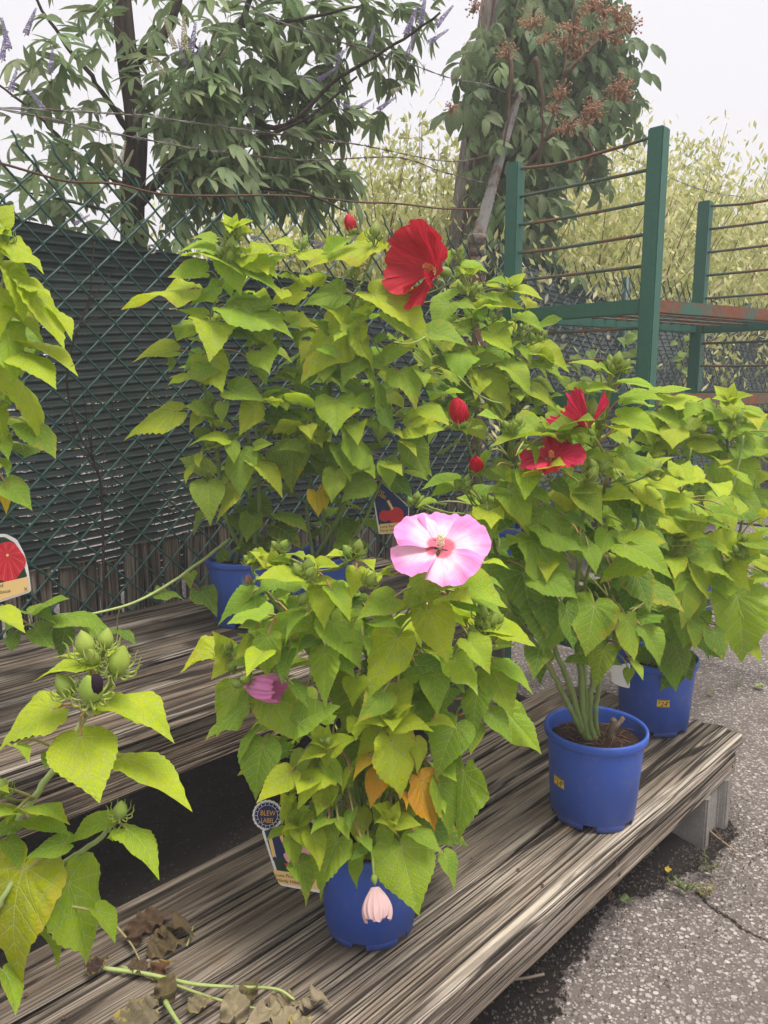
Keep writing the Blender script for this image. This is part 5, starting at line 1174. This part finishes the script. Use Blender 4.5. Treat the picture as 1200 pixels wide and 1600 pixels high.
def pinnate(seed):
    rs = random.Random(seed); bl = []
    for i, (x, sgn) in enumerate(((.2, 1), (.2, -1), (.45, 1), (.45, -1), (.68, 1), (.68, -1), (.8, 0))):
        M = Matrix.Translation((x, 0, -.25 * x * x)) @ Matrix.Rotation(sgn * rs.uniform(.8, 1.1), 4, 'Z') @ Matrix.Rotation(rs.uniform(.1, .7), 4, 'Y') @ Matrix.Rotation(rs.uniform(-.5, .5), 4, 'X')
        bl.append((M, blade_geo(rs.uniform(.34, .44), .24, 4, .3, .4)))
    bl.append((Matrix.Identity(4), ([Vector((0, -.006, 0)), Vector((0, .006, 0)), Vector((.8, .004, -.16)), Vector((.8, -.004, -.16))], [(0, 1, 2, 3)], [(.3, .5)] * 4)))
    return leaf_from_blades('leaf', bl, VLEAF)
PINN = [pinnate(20 + i) for i in range(5)]
def merged(name, items, mat):
    """many placed copies of small meshes as one mesh"""
    V, F, UV, o = [], [], [], 0; cache = {}
    for me, M in items:
        if me.name not in cache:
            v = np.empty(len(me.vertices) * 3); me.vertices.foreach_get('co', v); uvs = {lo.vertex_index: tuple(me.uv_layers[0].data[lo.index].uv) for lo in me.loops} if me.uv_layers else None
            cache[me.name] = (v.reshape(-1, 3), [tuple(p.vertices) for p in me.polygons], uvs)
        v, f, uvs = cache[me.name]; m = np.array(M); V.append(v @ m[:3, :3].T + m[:3, 3]); F += [tuple(i + o for i in q) for q in f]
        if uvs: UV += [uvs.get(i, (0, 0)) for i in range(len(v))]
        o += len(v)
    me = bpy.data.meshes.new(name); me.from_pydata(np.concatenate(V).tolist(), [], F); me.update(); me.polygons.foreach_set('use_smooth', [True] * len(F)); me.materials.append(mat)
    if UV:
        l = me.uv_layers.new(name='UVMap'); li = np.empty(len(me.loops), int); me.loops.foreach_get('vertex_index', li); l.data.foreach_set('uv', np.array(UV)[li].ravel())
    return me
tr = random.Random(77)
YT = 3.75
vit = empty('flowering_tree', at(205, 900, YT) * 1 - Vector((0, 0, at(205, 900, YT).z)), 'dark green tree with fingered leaves and violet flower spikes behind the fence', 'tree')
def limb(pts, r0, r1, name='limb', par=vit, mat=BARK):
    w = spline([at(*p) for p in pts], 6); L = len(w); w = [p + Vector((tr.gauss(0, .004), tr.gauss(0, .004), 0)) for p in w]
    child(name, MB().tube(w, [r0 + (r1 - r0) * i / (L - 1) for i in range(L)], 8).mesh(name, True, mat), par); return w
nodesV = []
base_v = at(208, 900, YT); base_v.z = 0
w = spline([base_v, at(210, 600, YT), at(207, 350, YT), at(213, 200, YT), at(200, 100, YT), at(190, 0, YT), at(180, -120, YT)], 6)
child('trunk', MB().tube(w, [.062 - .022 * i / (len(w) - 1) for i in range(len(w))], 12).mesh('trunk', True, BARK), vit)
for pts, r in (([(207, 330, YT), (270, 250, YT - .1), (330, 120, YT - .15), (372, 40, YT - .2), (420, -60, YT - .2)], .026), ([(212, 220, YT), (150, 130, YT - .1), (95, 60, YT - .15), (40, -30, YT - .2)], .014), ([(205, 100, YT), (265, 40, YT), (290, -40, YT)], .03), ([(330, 130, YT - .15), (430, 200, YT - .25), (520, 130, YT - .3), (600, 80, YT - .35), (690, 20, YT - .4)], .013),
               ([(250, 270, YT - .1), (360, 230, YT - .2), (470, 190, YT - .3), (560, 120, YT - .3)], .012), ([(208, 300, YT), (120, 240, YT - .1), (60, 180, YT - .2), (-20, 120, YT - .2)], .012), ([(300, 190, YT - .12), (310, 100, YT - .3), (305, 60, YT - .4)], .009), ([(270, 250, YT - .1), (380, 290, YT - .2), (470, 300, YT - .3), (540, 330, YT - .3)], .011), ([(207, 340, YT), (130, 320, YT - .15), (40, 300, YT - .2)], .01), ([(372, 40, YT - .2), (470, 30, YT - .2), (560, 10, YT - .2)], .012)):
    nodesV += limb(pts, r, r * .35)
items = []
#            cx   cy   rx   ry   n   depth spread
for cx, cy, rx, ry, n, dsp in ((390, 170, 145, 145, 250, .5), (330, 60, 190, 100, 95, .5), (430, 265, 125, 60, 115, .4), (270, 300, 110, 60, 60, .4), (90, 90, 110, 90, 22, .4), (60, 260, 110, 60, 34, .4), (120, 180, 100, 80, 32, .4), (520, 130, 95, 80, 46, .35), (620, 40, 80, 50, 22, .3), (540, 30, 90, 50, 36, .3), (40, 330, 90, 40, 40, .3), (420, -40, 330, 60, 60, .5), (300, 190, 60, 110, 60, .4)):
    for i in range(n):
        while True:
            a, b = tr.uniform(-1, 1), tr.uniform(-1, 1)
            if a * a + b * b < 1: break
        Y = YT - .15 + tr.uniform(-dsp, dsp); P = at(cx + a * rx, cy + b * ry, Y)
        if abs(cx + a * rx - 203) < 24 and -10 < cy + b * ry < 330 and tr.random() < .8: continue
        if st(P)[1] < TF + .12: Y += (TF + .12 - st(P)[1]) * 1.35 + .05; P = at(cx + a * rx, cy + b * ry, Y)
        q = min(tr.sample(nodesV, 12), key=lambda q: (q - P).length); out = (P - q); out = out.normalized() if out.length > 1e-3 else Vector((1, 0, 0))
        ax = (out * .6 + Vector((tr.uniform(-.7, .7), tr.uniform(-.7, .4), tr.uniform(-.9, .35)))).normalized()
        items.append((Y, tr.choice(PALM), place(P, ax, Vector((tr.uniform(-.4, .4), tr.uniform(-.9, .1), .9)), tr.uniform(.13, .205))))
items.sort(key=lambda q: q[0])
VC = ((.16, .225, .11), (.19, .26, .125), (.13, .195, .09), (.24, .31, .16))
for Y, me, M in items[:300]: child('leaf', me, vit, matrix=M, color=jit(tr.choice(VC), .2))
fo = child('foliage', merged('foliage', [(me, M) for Y, me, M in items[300:]], VLEAF), vit, color=(.15, .215, .10)); fo['kind'] = 'stuff'
def spike_mesh(seed, kind):
    mb = MB(); rs = random.Random(seed); mb.tube([(0, 0, 0), (.02, .01, .5), (0, .03, 1.)], [.012, .008, .004], 4)
    for k in range(26):
        u = .1 + .9 * k / 26
        for j in range(5):
            a = j * 1.256 + k * .7; r = .085 * (1.1 - u * .8); mb.ball((r * math.cos(a), r * math.sin(a), u + rs.uniform(-.02, .02)), .027 * (1.15 - .6 * u) * rs.uniform(.7, 1.2), 5, 3)
    return mb.mesh('flower_spike', True, kind)
SPV, SPC = [spike_mesh(i, PURPLE) for i in range(3)], [spike_mesh(9 + i, CREAM) for i in range(3)]
for px, py, L, kind, dx, dz in ((288, 62, .20, SPC, .0, 1), (300, 70, .17, SPV, .25, 1), (268, 60, .15, SPC, -.35, 1), (330, 75, .17, SPC, .5, 1), (248, 105, .13, SPC, -.6, .8), (310, 92, .12, SPV, .2, 1), (285, 88, .12, SPV, -.2, 1), (350, 85, .13, SPC, .6, .9), (398, 172, .10, SPV, .7, .6), (385, 172, .09, SPV, .4, .5), (505, 120, .14, SPV, .8, .5), (520, 92, .16, SPV, .9, .5), (475, 125, .13, SPV, -.9, .3), (528, 100, .12, SPV, .5, .9), (10, 60, .16, SPV, -.2, 1), (5, 80, .14, SPV, .2, 1),
                                (565, 165, .13, SPV, .9, .5), (600, 165, .15, SPV, .9, .6), (640, 40, .2, SPV, .4, .9), (660, 20, .2, SPV, .2, 1), (690, 30, .18, SPV, .7, .8), (680, 60, .16, SPV, .8, .5), (640, 75, .14, SPV, .3, .8), (180, 240, .12, SPC, -.2, 1), (190, 245, .13, SPC, .3, 1), (170, 250, .11, SPC, -.6, .8), (200, 252, .10, SPC, .5, .8), (125, 345, .10, SPV, .6, .3), (400, 372, .10, SPV, .8, -.2), (490, 378, .12, SPV, .9, -.2), (498, 385, .1, SPV, .4, .1), (20, 130, .13, SPV, .3, .9), (60, 160, .12, SPV, -.6, .8), (45, 40, .14, SPV, .5, .8), (80, 100, .12, SPV, .2, .9), (540, 165, .1, SPV, -.8, .3), (600, 110, .1, SPC, .8, .6), (620, 140, .12, SPC, .9, .3), (630, 215, .1, SPC, .95, -.1), (580, 60, .12, SPV, .3, .9)):
    Y = YT - .62; P = at(px, py, Y)
    if st(P)[1] < TF + .1: Y += (TF + .1 - st(P)[1]) * 1.35; P = at(px, py, Y)
    d = Vector((dx, tr.uniform(-.3, .1), dz)).normalized(); child('flower_spike', tr.choice(kind), vit, matrix=place(P - d * L * .3, d.orthogonal(), d, L * .78))

# ================================================================== OLD UTILITY POLE AND ITS VINE
YP = 5.0
pb = at(733, 440, YP); pt = at(812, -120, YP); dpole = (pt - pb).normalized(); base_p = pb - dpole * (pb.z / dpole.z)
pole = empty('utility_pole', base_p, 'leaning grey weathered utility pole wrapped in a leafy vine', 'pole')
child('shaft', MB().tube([base_p + (pt - base_p) * k for k in np.linspace(0, 1, 8)], [.19, .185, .18, .176, .172, .168, .165, .16], 20).mesh('shaft', True, POLEW), pole)
child('ground_wire', MB().tube([base_p + (pt - base_p) * k + Vector((-.10, -.165 + .01 * math.sin(9 * k), 0)) for k in np.linspace(.0, 1, 16)], .006, 5).mesh('ground_wire', True, RUSTW), pole)
YV = 4.75
vine = empty('climbing_vine', base_p + Vector((.15, -.25, 0)), 'dense green climbing vine with orange brown seed clusters on the leaning pole', 'vine')
vn = []
for pts in ([(770, 440, YV), (778, 330, YV), (770, 200, YV), (790, 90, YV), (820, -60, YV)], [(770, 420, YV), (800, 300, YV), (850, 220, YV - .1), (880, 120, YV - .1), (900, -20, YV)], [(850, 220, YV - .1), (910, 180, YV - .15), (950, 150, YV - .15)], [(880, 120, YV - .1), (940, 60, YV - .1), (985, 40, YV - .1)], [(780, 300, YV), (745, 250, YV), (725, 190, YV), (735, 120, YV)], [(838, 90, YV - .3), (845, 140, YV - .3), (848, 200, YV - .32), (842, 260, YV - .3)], [(798, 90, YV - .25), (796, 150, YV - .27), (786, 230, YV - .28)], [(790, 330, YV), (800, 380, YV), (780, 420, YV)], [(905, 205, YV), (925, 240, YV), (900, 300, YV)]):
    vn += limb(pts, .014, .005, 'stem', vine, plain('vine_bark', (.10, .062, .042), .85, .2, 0, .3, 30))
vi = []
for cx, cy, rx, ry, n, dsp in ((850, 100, 98, 128, 150, .35), (885, 40, 85, 92, 80, .3), (800, 120, 62, 130, 90, .3), (880, 190, 74, 84, 80, .3), (795, 270, 42, 90, 70, .25), (830, 270, 45, 80, 75, .25), (930, 90, 50, 80, 56, .25), (965, 70, 25, 40, 12, .2), (970, 150, 28, 26, 12, .2), (925, 250, 20, 30, 8, .2), (772, 390, 48, 50, 50, .25), (830, 380, 30, 60, 30, .2), (752, 110, 26, 80, 26, .25), (860, -40, 100, 50, 50, .3), (700, 425, 50, 20, 14, .2)):
    for i in range(n):
        while True:
            a, b = tr.uniform(-1, 1), tr.uniform(-1, 1)
            if a * a + b * b < 1: break
        Y = YV - .05 + tr.gauss(0, dsp * .8); P = at(cx + a * rx, cy + b * ry, Y)
        if st(P)[1] < TF + .16: Y += (TF + .16 - st(P)[1]) * 1.7 + .03; P = at(cx + a * rx, cy + b * ry, Y)
        ax = Vector((tr.uniform(-.8, .8), tr.uniform(-.9, .3), tr.uniform(-1.5, -.1))).normalized()
        vi.append((Y, tr.choice(PINN), place(P, ax, Vector((tr.uniform(-.4, .4), tr.uniform(-.9, .1), .8)), tr.choice((tr.uniform(.12, .2), tr.uniform(.2, .32))))))
vi.sort(key=lambda q: q[0])
VV = ((.15, .215, .105), (.175, .245, .12), (.125, .185, .09), (.22, .29, .14))
for Y, me, M in vi[:300]: child('leaf', me, vine, matrix=M, color=jit(tr.choice(VV), .2))
fo = child('foliage', merged('foliage', [(me, M) for Y, me, M in vi[300:]], VLEAF), vine, color=(.11, .17, .08)); fo['kind'] = 'stuff'
def seed_cluster(seed):
    mb = MB(); rs = random.Random(seed)
    for k in range(46):
        d = Vector((rs.gauss(0, 1), rs.gauss(0, 1), rs.gauss(0, .7))).normalized() * rs.uniform(.4, 1.); mb.tube([(0, 0, -.6), d * .5, d], .018, 3); mb.ball(d, .085, 5, 3)
    return mb.mesh('seed_cluster', True, ORANGE)
SC = [seed_cluster(i) for i in range(3)]
for px, py, r in ((830, 32, .075), (895, 42, .08), (880, 65, .07), (793, 80, .07), (908, 60, .07), (965, 25, .08), (985, 40, .07), (940, 50, .06), (875, 145, .07), (925, 165, .06), (970, 135, .075), (975, 150, .06), (928, 175, .075), (885, 200, .07), (960, 140, .06), (705, 168, .05), (925, 5, .08), (945, 12, .08), (850, 60, .05), (900, 80, .06), (915, 190, .06), (740, 10, .06), (960, 60, .06), (865, 170, .05)):
    P = at(px, py, YV - .42); child('seed_cluster', tr.choice(SC), vine, matrix=Matrix.Translation(P) @ Matrix.Rotation(tr.uniform(0, 6), 4, 'Z') @ Matrix.Scale(r, 4))
limb([(740, 45, YV - .2), (722, 75, YV - .2), (700, 105, YV - .22), (688, 135, YV - .22), (672, 162, YV - .22)], .004, .002, 'tendril', vine, STEM)

# ================================================================== PALE WILLOW HEDGE BEYOND THE FENCE
def willow_mat():
    g = Gm('variegated_willow', .6, .2); r, gg, b = g.xyz(g.attr('tint')); c = g.ramp(r, [(0., (.32, .37, .10)), (.35, (.50, .53, .18)), (.65, (.66, .64, .29)), (1., (.82, .77, .48))])
    g.base(c); g.trans(.4); return g.m
WIL = willow_mat()
def willow_meshes(seed, ns=560, nl=86):
    rs = np.random.RandomState(seed); V = []; F = []; T = []; st_mb = MB(); o = 0
    for k in range(ns):
        a = rs.uniform(0, 6.28); r0 = rs.uniform(0, .12); spread = rs.uniform(.05, .85); H = rs.uniform(.55, 1.0) * (1 - .25 * spread)
        d = np.array([math.cos(a), math.sin(a), 0]); bend = rs.uniform(-.1, .15)
        def P(u): return d * (r0 + spread * .55 * u ** 1.2) + np.array([bend * u * u, 0, H * u - .10 * spread * u ** 3])
        if k % 5 == 0: st_mb.tube([P(u) for u in (0, .3, .6, .85, 1.)], [.004, .0035, .003, .0012, .0006], 4, False)
        tone = rs.uniform(.1, .75)
        for j in range(nl):
            u = rs.uniform(.12, 1.0) ** .8; p = P(u) + rs.normal(0, .018, 3); ph = rs.uniform(0, 6.28); ax = np.array([math.cos(ph), math.sin(ph), rs.uniform(.3, 1.3)]); ax /= np.linalg.norm(ax)
            L = rs.uniform(.017, .031) * (1.15 - .3 * u); sd = np.cross(ax, rs.normal(0, 1, 3)); sd /= np.linalg.norm(sd) + 1e-6; w = L * .19
            V += [p, p + ax * L * .5 + sd * w, p + ax * L, p + ax * L * .5 - sd * w]; F.append((o, o + 1, o + 2, o + 3)); o += 4
            t = np.clip(tone + rs.normal(0, .22) + .25 * (u - .6), 0, 1); T += [t, t, t] * 4
    me = bpy.data.meshes.new('foliage'); me.from_pydata(np.array(V).tolist(), [], F); me.update(); me.attributes.new('tint', 'FLOAT_VECTOR', 'POINT').data.foreach_set('vector', T); me.materials.append(WIL)
    return me, st_mb.mesh('stems', True, plain('willow_bark', (.16, .11, .07), .8, .2))
WM = [willow_meshes(i) for i in range(3)]
wl = ['beyond the fence between the violet tree and the pole', 'beyond the fence just left of the vine covered pole', 'right behind the vine covered pole', 'behind the upper part of the green rack', 'behind the tall rack post', 'behind the second rack post', 'at the far end of the fence', 'low beside the violet tree']
for i, (px, t, H) in enumerate(((545, 3.9, 3.15), (650, 3.9, 3.45), (800, 4.0, 3.7), (890, 3.9, 4.0), (985, 3.9, 4.2), (1085, 3.8, 4.3), (1190, 3.7, 4.4), (430, 4.0, 2.8))):
    p = att(px, 604, t); p.z = 0; e = empty('willow_shrub', p, 'pale variegated willow shrub ' + wl[i], 'shrub', 'pale willow shrubs beyond the fence'); e.scale = (H * .8, H * .8, H); e.rotation_euler.z = i * 1.3
    fm, sm = WM[i % 3]
    q = obj('foliage', fm, e); q['kind'] = 'stuff'; q2 = obj('stems', sm, e); q2['kind'] = 'stuff'

# ivy shoots poking through the links behind the rack
for k, (px, py, lab) in enumerate(((990, 545, 'green ivy shoot poking through the fence left of the tall rack post'), (1065, 540, 'green ivy shoot poking through the fence between the rack posts'), (920, 570, 'low green shoot on the fence behind the rack side rods'))):
    e = empty('ivy_shoot', att(px, py + 40, TF - .02), lab, 'ivy', 'shoots growing through the fence')
    w = [att(px - 14, py + 45, TF + .02), att(px, py + 10, TF - .03), att(px + 14, py - 25, TF - .04)]
    child('stem', MB().tube(spline(w, 5), .003, 5).mesh('stem', True, STEM), e, color=(.16, .2, .06))
    for j in range(9):
        P = att(px + tr.uniform(-24, 24), py + tr.uniform(-28, 40), TF - .05); child('leaf', tr.choice(YOUNG), e, matrix=place(P, Vector((tr.uniform(-1, 1), -.3, tr.uniform(-1, .3))), Vector((tr.uniform(-.4, .4), -1, .6)), tr.uniform(.06, .10)), color=jit((.20, .30, .07)))

# ================================================================== LITTER
def zb(P, z): return Vector((P.x, P.y, z))
for k, (px, py, ax, sz, c, lab) in enumerate(((222, 1440, 20, .10, (.10, .075, .045), None), (262, 1450, -30, .12, (.13, .11, .055), None), (205, 1465, 70, .08, (.09, .06, .04), None), (240, 1478, 10, .10, (.14, .12, .06), None), (215, 1505, -60, .07, (.11, .08, .05), None), (242, 1520, 35, .07, (.12, .07, .04), None), (255, 1556, 80, .08, (.13, .12, .055), None), (235, 1580, 200, .11, (.22, .22, .13), None), (300, 1570, 20, .06, (.24, .24, .14), None), (380, 1560, 60, .08, (.16, .15, .07), None), (365, 1588, 100, .10, (.26, .25, .16), None), (430, 1560, -20, .08, (.24, .23, .14), None), (440, 1580, -70, .11, (.28, .27, .17), None), (480, 1562, -25, .085, (.27, .26, .17), None), (420, 1588, 220, .09, (.27, .25, .16), None), (140, 1512, 40, .06, (.05, .035, .028), None), (470, 1592, -90, .08, (.25, .24, .15), None))):
    P = atz(px, py, H1 + .015); a = rad(ax)
    o = obj('withered_leaf', DRIED[k % 4], matrix=place(P, Vector((math.cos(a), math.sin(a), .12)), Vector((.2, -.3, 1)), sz * .62), color=jit((c[0] * 1.05, c[1] * .86, c[2] * .9)))
    if k < 7: tag(o, 'dark brown crumpled leaf heaped at the pale cut end of the long stem', 'leaf', 'brown leaves at the cut end of the stem')
    elif k == 15: tag(o, 'small blackish leaf scrap apart from the heap of brown leaves', 'leaf')
    elif k == 7: tag(o, 'large grey green wilted leaf across the short thick stem piece', 'leaf')
    else: tag(o, 'grey green wilted leaf around the leafy tip of the long cut stem', 'leaf', 'wilted leaves at the tip of the stem')
def cut(pts, r, c, lab):
    w = spline([atz(x, y, H1 + z) for x, y, z in pts], 6); L = len(w); tag(obj('cut_stem', MB().tube(w, [r * (1 - .5 * i / L) for i in range(L)], 7).mesh('cut_stem', True, STEM), color=c), lab, 'stem')
cut([(163, 1513, .012), (230, 1522, .016), (300, 1537, .018), (360, 1542, .02), (430, 1545, .03), (460, 1562, .02)], .0042, (.36, .44, .15), 'long cut green stem with a pale end lying on the low bench')
cut([(190, 1511, .010), (250, 1530, .012), (310, 1552, .012), (370, 1570, .014), (410, 1577, .012)], .0034, (.34, .40, .14), 'thinner cut green stem crossing under the long one')
cut([(180, 1445, .02), (205, 1475, .012), (218, 1500, .008)], .0026, (.30, .26, .12), 'short bent brownish stalk among the withered leaves')
cut([(258, 1565, .01), (270, 1585, .01), (285, 1606, .01)], .005, (.30, .38, .12), 'short thick green stem piece at the bench litter')
cut([(292, 1478, .012), (302, 1448, .02)], .0022, (.34, .34, .12), 'thin dry leaf stalk standing out of the withered leaves')
def twig(pts, r, c, lab):
    w = spline([atz(x, y, z) for x, y, z in pts], 5); tag(obj('twig', MB().tube(w, r, 5).mesh('twig', True, STEM), color=c), lab, 'twig')
twig([(785, 1532, .03), (820, 1528, .032), (850, 1522, .03)], .0035, (.34, .27, .19), 'pale stick lying on the dark soil under the bench')
twig([(1108, 1297, .03), (1130, 1315, .02), (1158, 1336, .012)], .0022, (.40, .30, .20), 'tan straw leaning from the concrete block')
twig([(1115, 1293, .03), (1122, 1302, .028), (1130, 1318, .02)], .0018, (.16, .10, .06), 'short brown straw beside the concrete block')
def weed(px, py, n, sz, c, lab):
    P = atz(px, py, .012); e = empty('weed', P, lab, 'weed'); r3 = random.Random(px)
    for k in range(n):
        a = r3.uniform(0, 6.28); d = Vector((math.cos(a), math.sin(a), r3.uniform(.3, 1.6))).normalized(); L = sz * r3.uniform(.5, 1.)
        q = P + d * L; child('stem', MB().tube([P, P.lerp(q, .5) + Vector((0, 0, .1 * L)), q], .0012, 4).mesh('stem', True, STEM), e, color=(.22, .27, .08))
        for j in range(6):
            b = P.lerp(q, .35 + .13 * j); dd = Vector((r3.uniform(-1, 1), r3.uniform(-1, 1), r3.uniform(-.1, .7))); child('leaf', YOUNG[j % 5], e, matrix=place(b, dd, Z3, sz * .30, .5), color=jit(c, .2))
weed(1007, 1342, 5, .04, (.12, .2, .05), 'small green weed at the soil edge under the bench front')
weed(1070, 1393, 7, .05, (.20, .27, .09), 'pale green weed at the crack in the asphalt')
weed(1100, 1402, 5, .045, (.36, .30, .12), 'yellowing dry weed at the start of the asphalt crack')
weed(1104, 1362, 5, .06, (.16, .17, .09), 'grey green feathery weed in front of the concrete block')
weed(1152, 1070, 4, .035, (.22, .30, .10), 'tiny weed on the open asphalt beyond the bench')
for k, (px, py, sz, c, lab) in enumerate(((972, 1404, .035, (.22, .28, .12), 'small grey green leaf fallen on the soil under the bench'), (955, 1402, .03, (.14, .09, .05), 'small brown leaf fallen on the soil under the bench'), (1045, 1357, .022, (.55, .40, .05), 'tiny yellow leaf scrap on the soil near the block'), (1182, 1070, .045, (.42, .48, .22), 'pale green leaf lying alone on the asphalt'), (1112, 1082, .03, (.24, .24, .11), 'dull leaf scrap on the asphalt beyond the pots'))):
    o = obj('fallen_leaf', DRIED[k % 4] if k != 2 else DRIED[0], matrix=place(atz(px, py, .022), Vector((math.cos(k * 2), math.sin(k * 2), .1)), Z3, sz), color=c); tag(o, lab, 'leaf')
# crack in the asphalt
crk = [atz(x, y, .0) for x, y in ((1088, 1392), (1105, 1412), (1122, 1425), (1142, 1437), (1160, 1452), (1180, 1462), (1215, 1478))]
V = []
for i, p in enumerate(spline(crk, 6)): 
    wd = .004 * (1 + .6 * math.sin(i * 1.7)) * (1.2 - i / 50); V += [p + Vector((wd, wd * .7, .0035)), p + Vector((-wd, -wd * .7, .0035))]
tag(obj('asphalt_crack', mesh('asphalt_crack', V, [(2 * i, 2 * i + 1, 2 * i + 3, 2 * i + 2) for i in range(len(V) // 2 - 1)], False, PEAT)), kind='structure')
print('objects', len(bpy.data.objects), 'hibiscus leaves', [p.n for p in (A, Bp, C, P3, P4, P8, P2, P5, P6)])

# ================================================================== HAZY AIR
hz = MB().box(Vector((0, 150, 3.2)), Vector((1, 0, 0)), Vector((0, 1, 0)), Z3, 300, 280, 4.4).mesh('haze', False)
hm = bpy.data.materials.new('haze_air'); hm.use_nodes = True; hm.node_tree.nodes.clear()
ho = hm.node_tree.nodes.new('ShaderNodeOutputMaterial'); hv = hm.node_tree.nodes.new('ShaderNodeVolumePrincipled')
hv.inputs['Color'].default_value = (.95, .95, .96, 1); hv.inputs['Density'].default_value = .013
hm.node_tree.links.new(hv.outputs[0], ho.inputs['Volume'])
hz.materials.append(hm); tag(obj('haze', hz), kind='stuff')
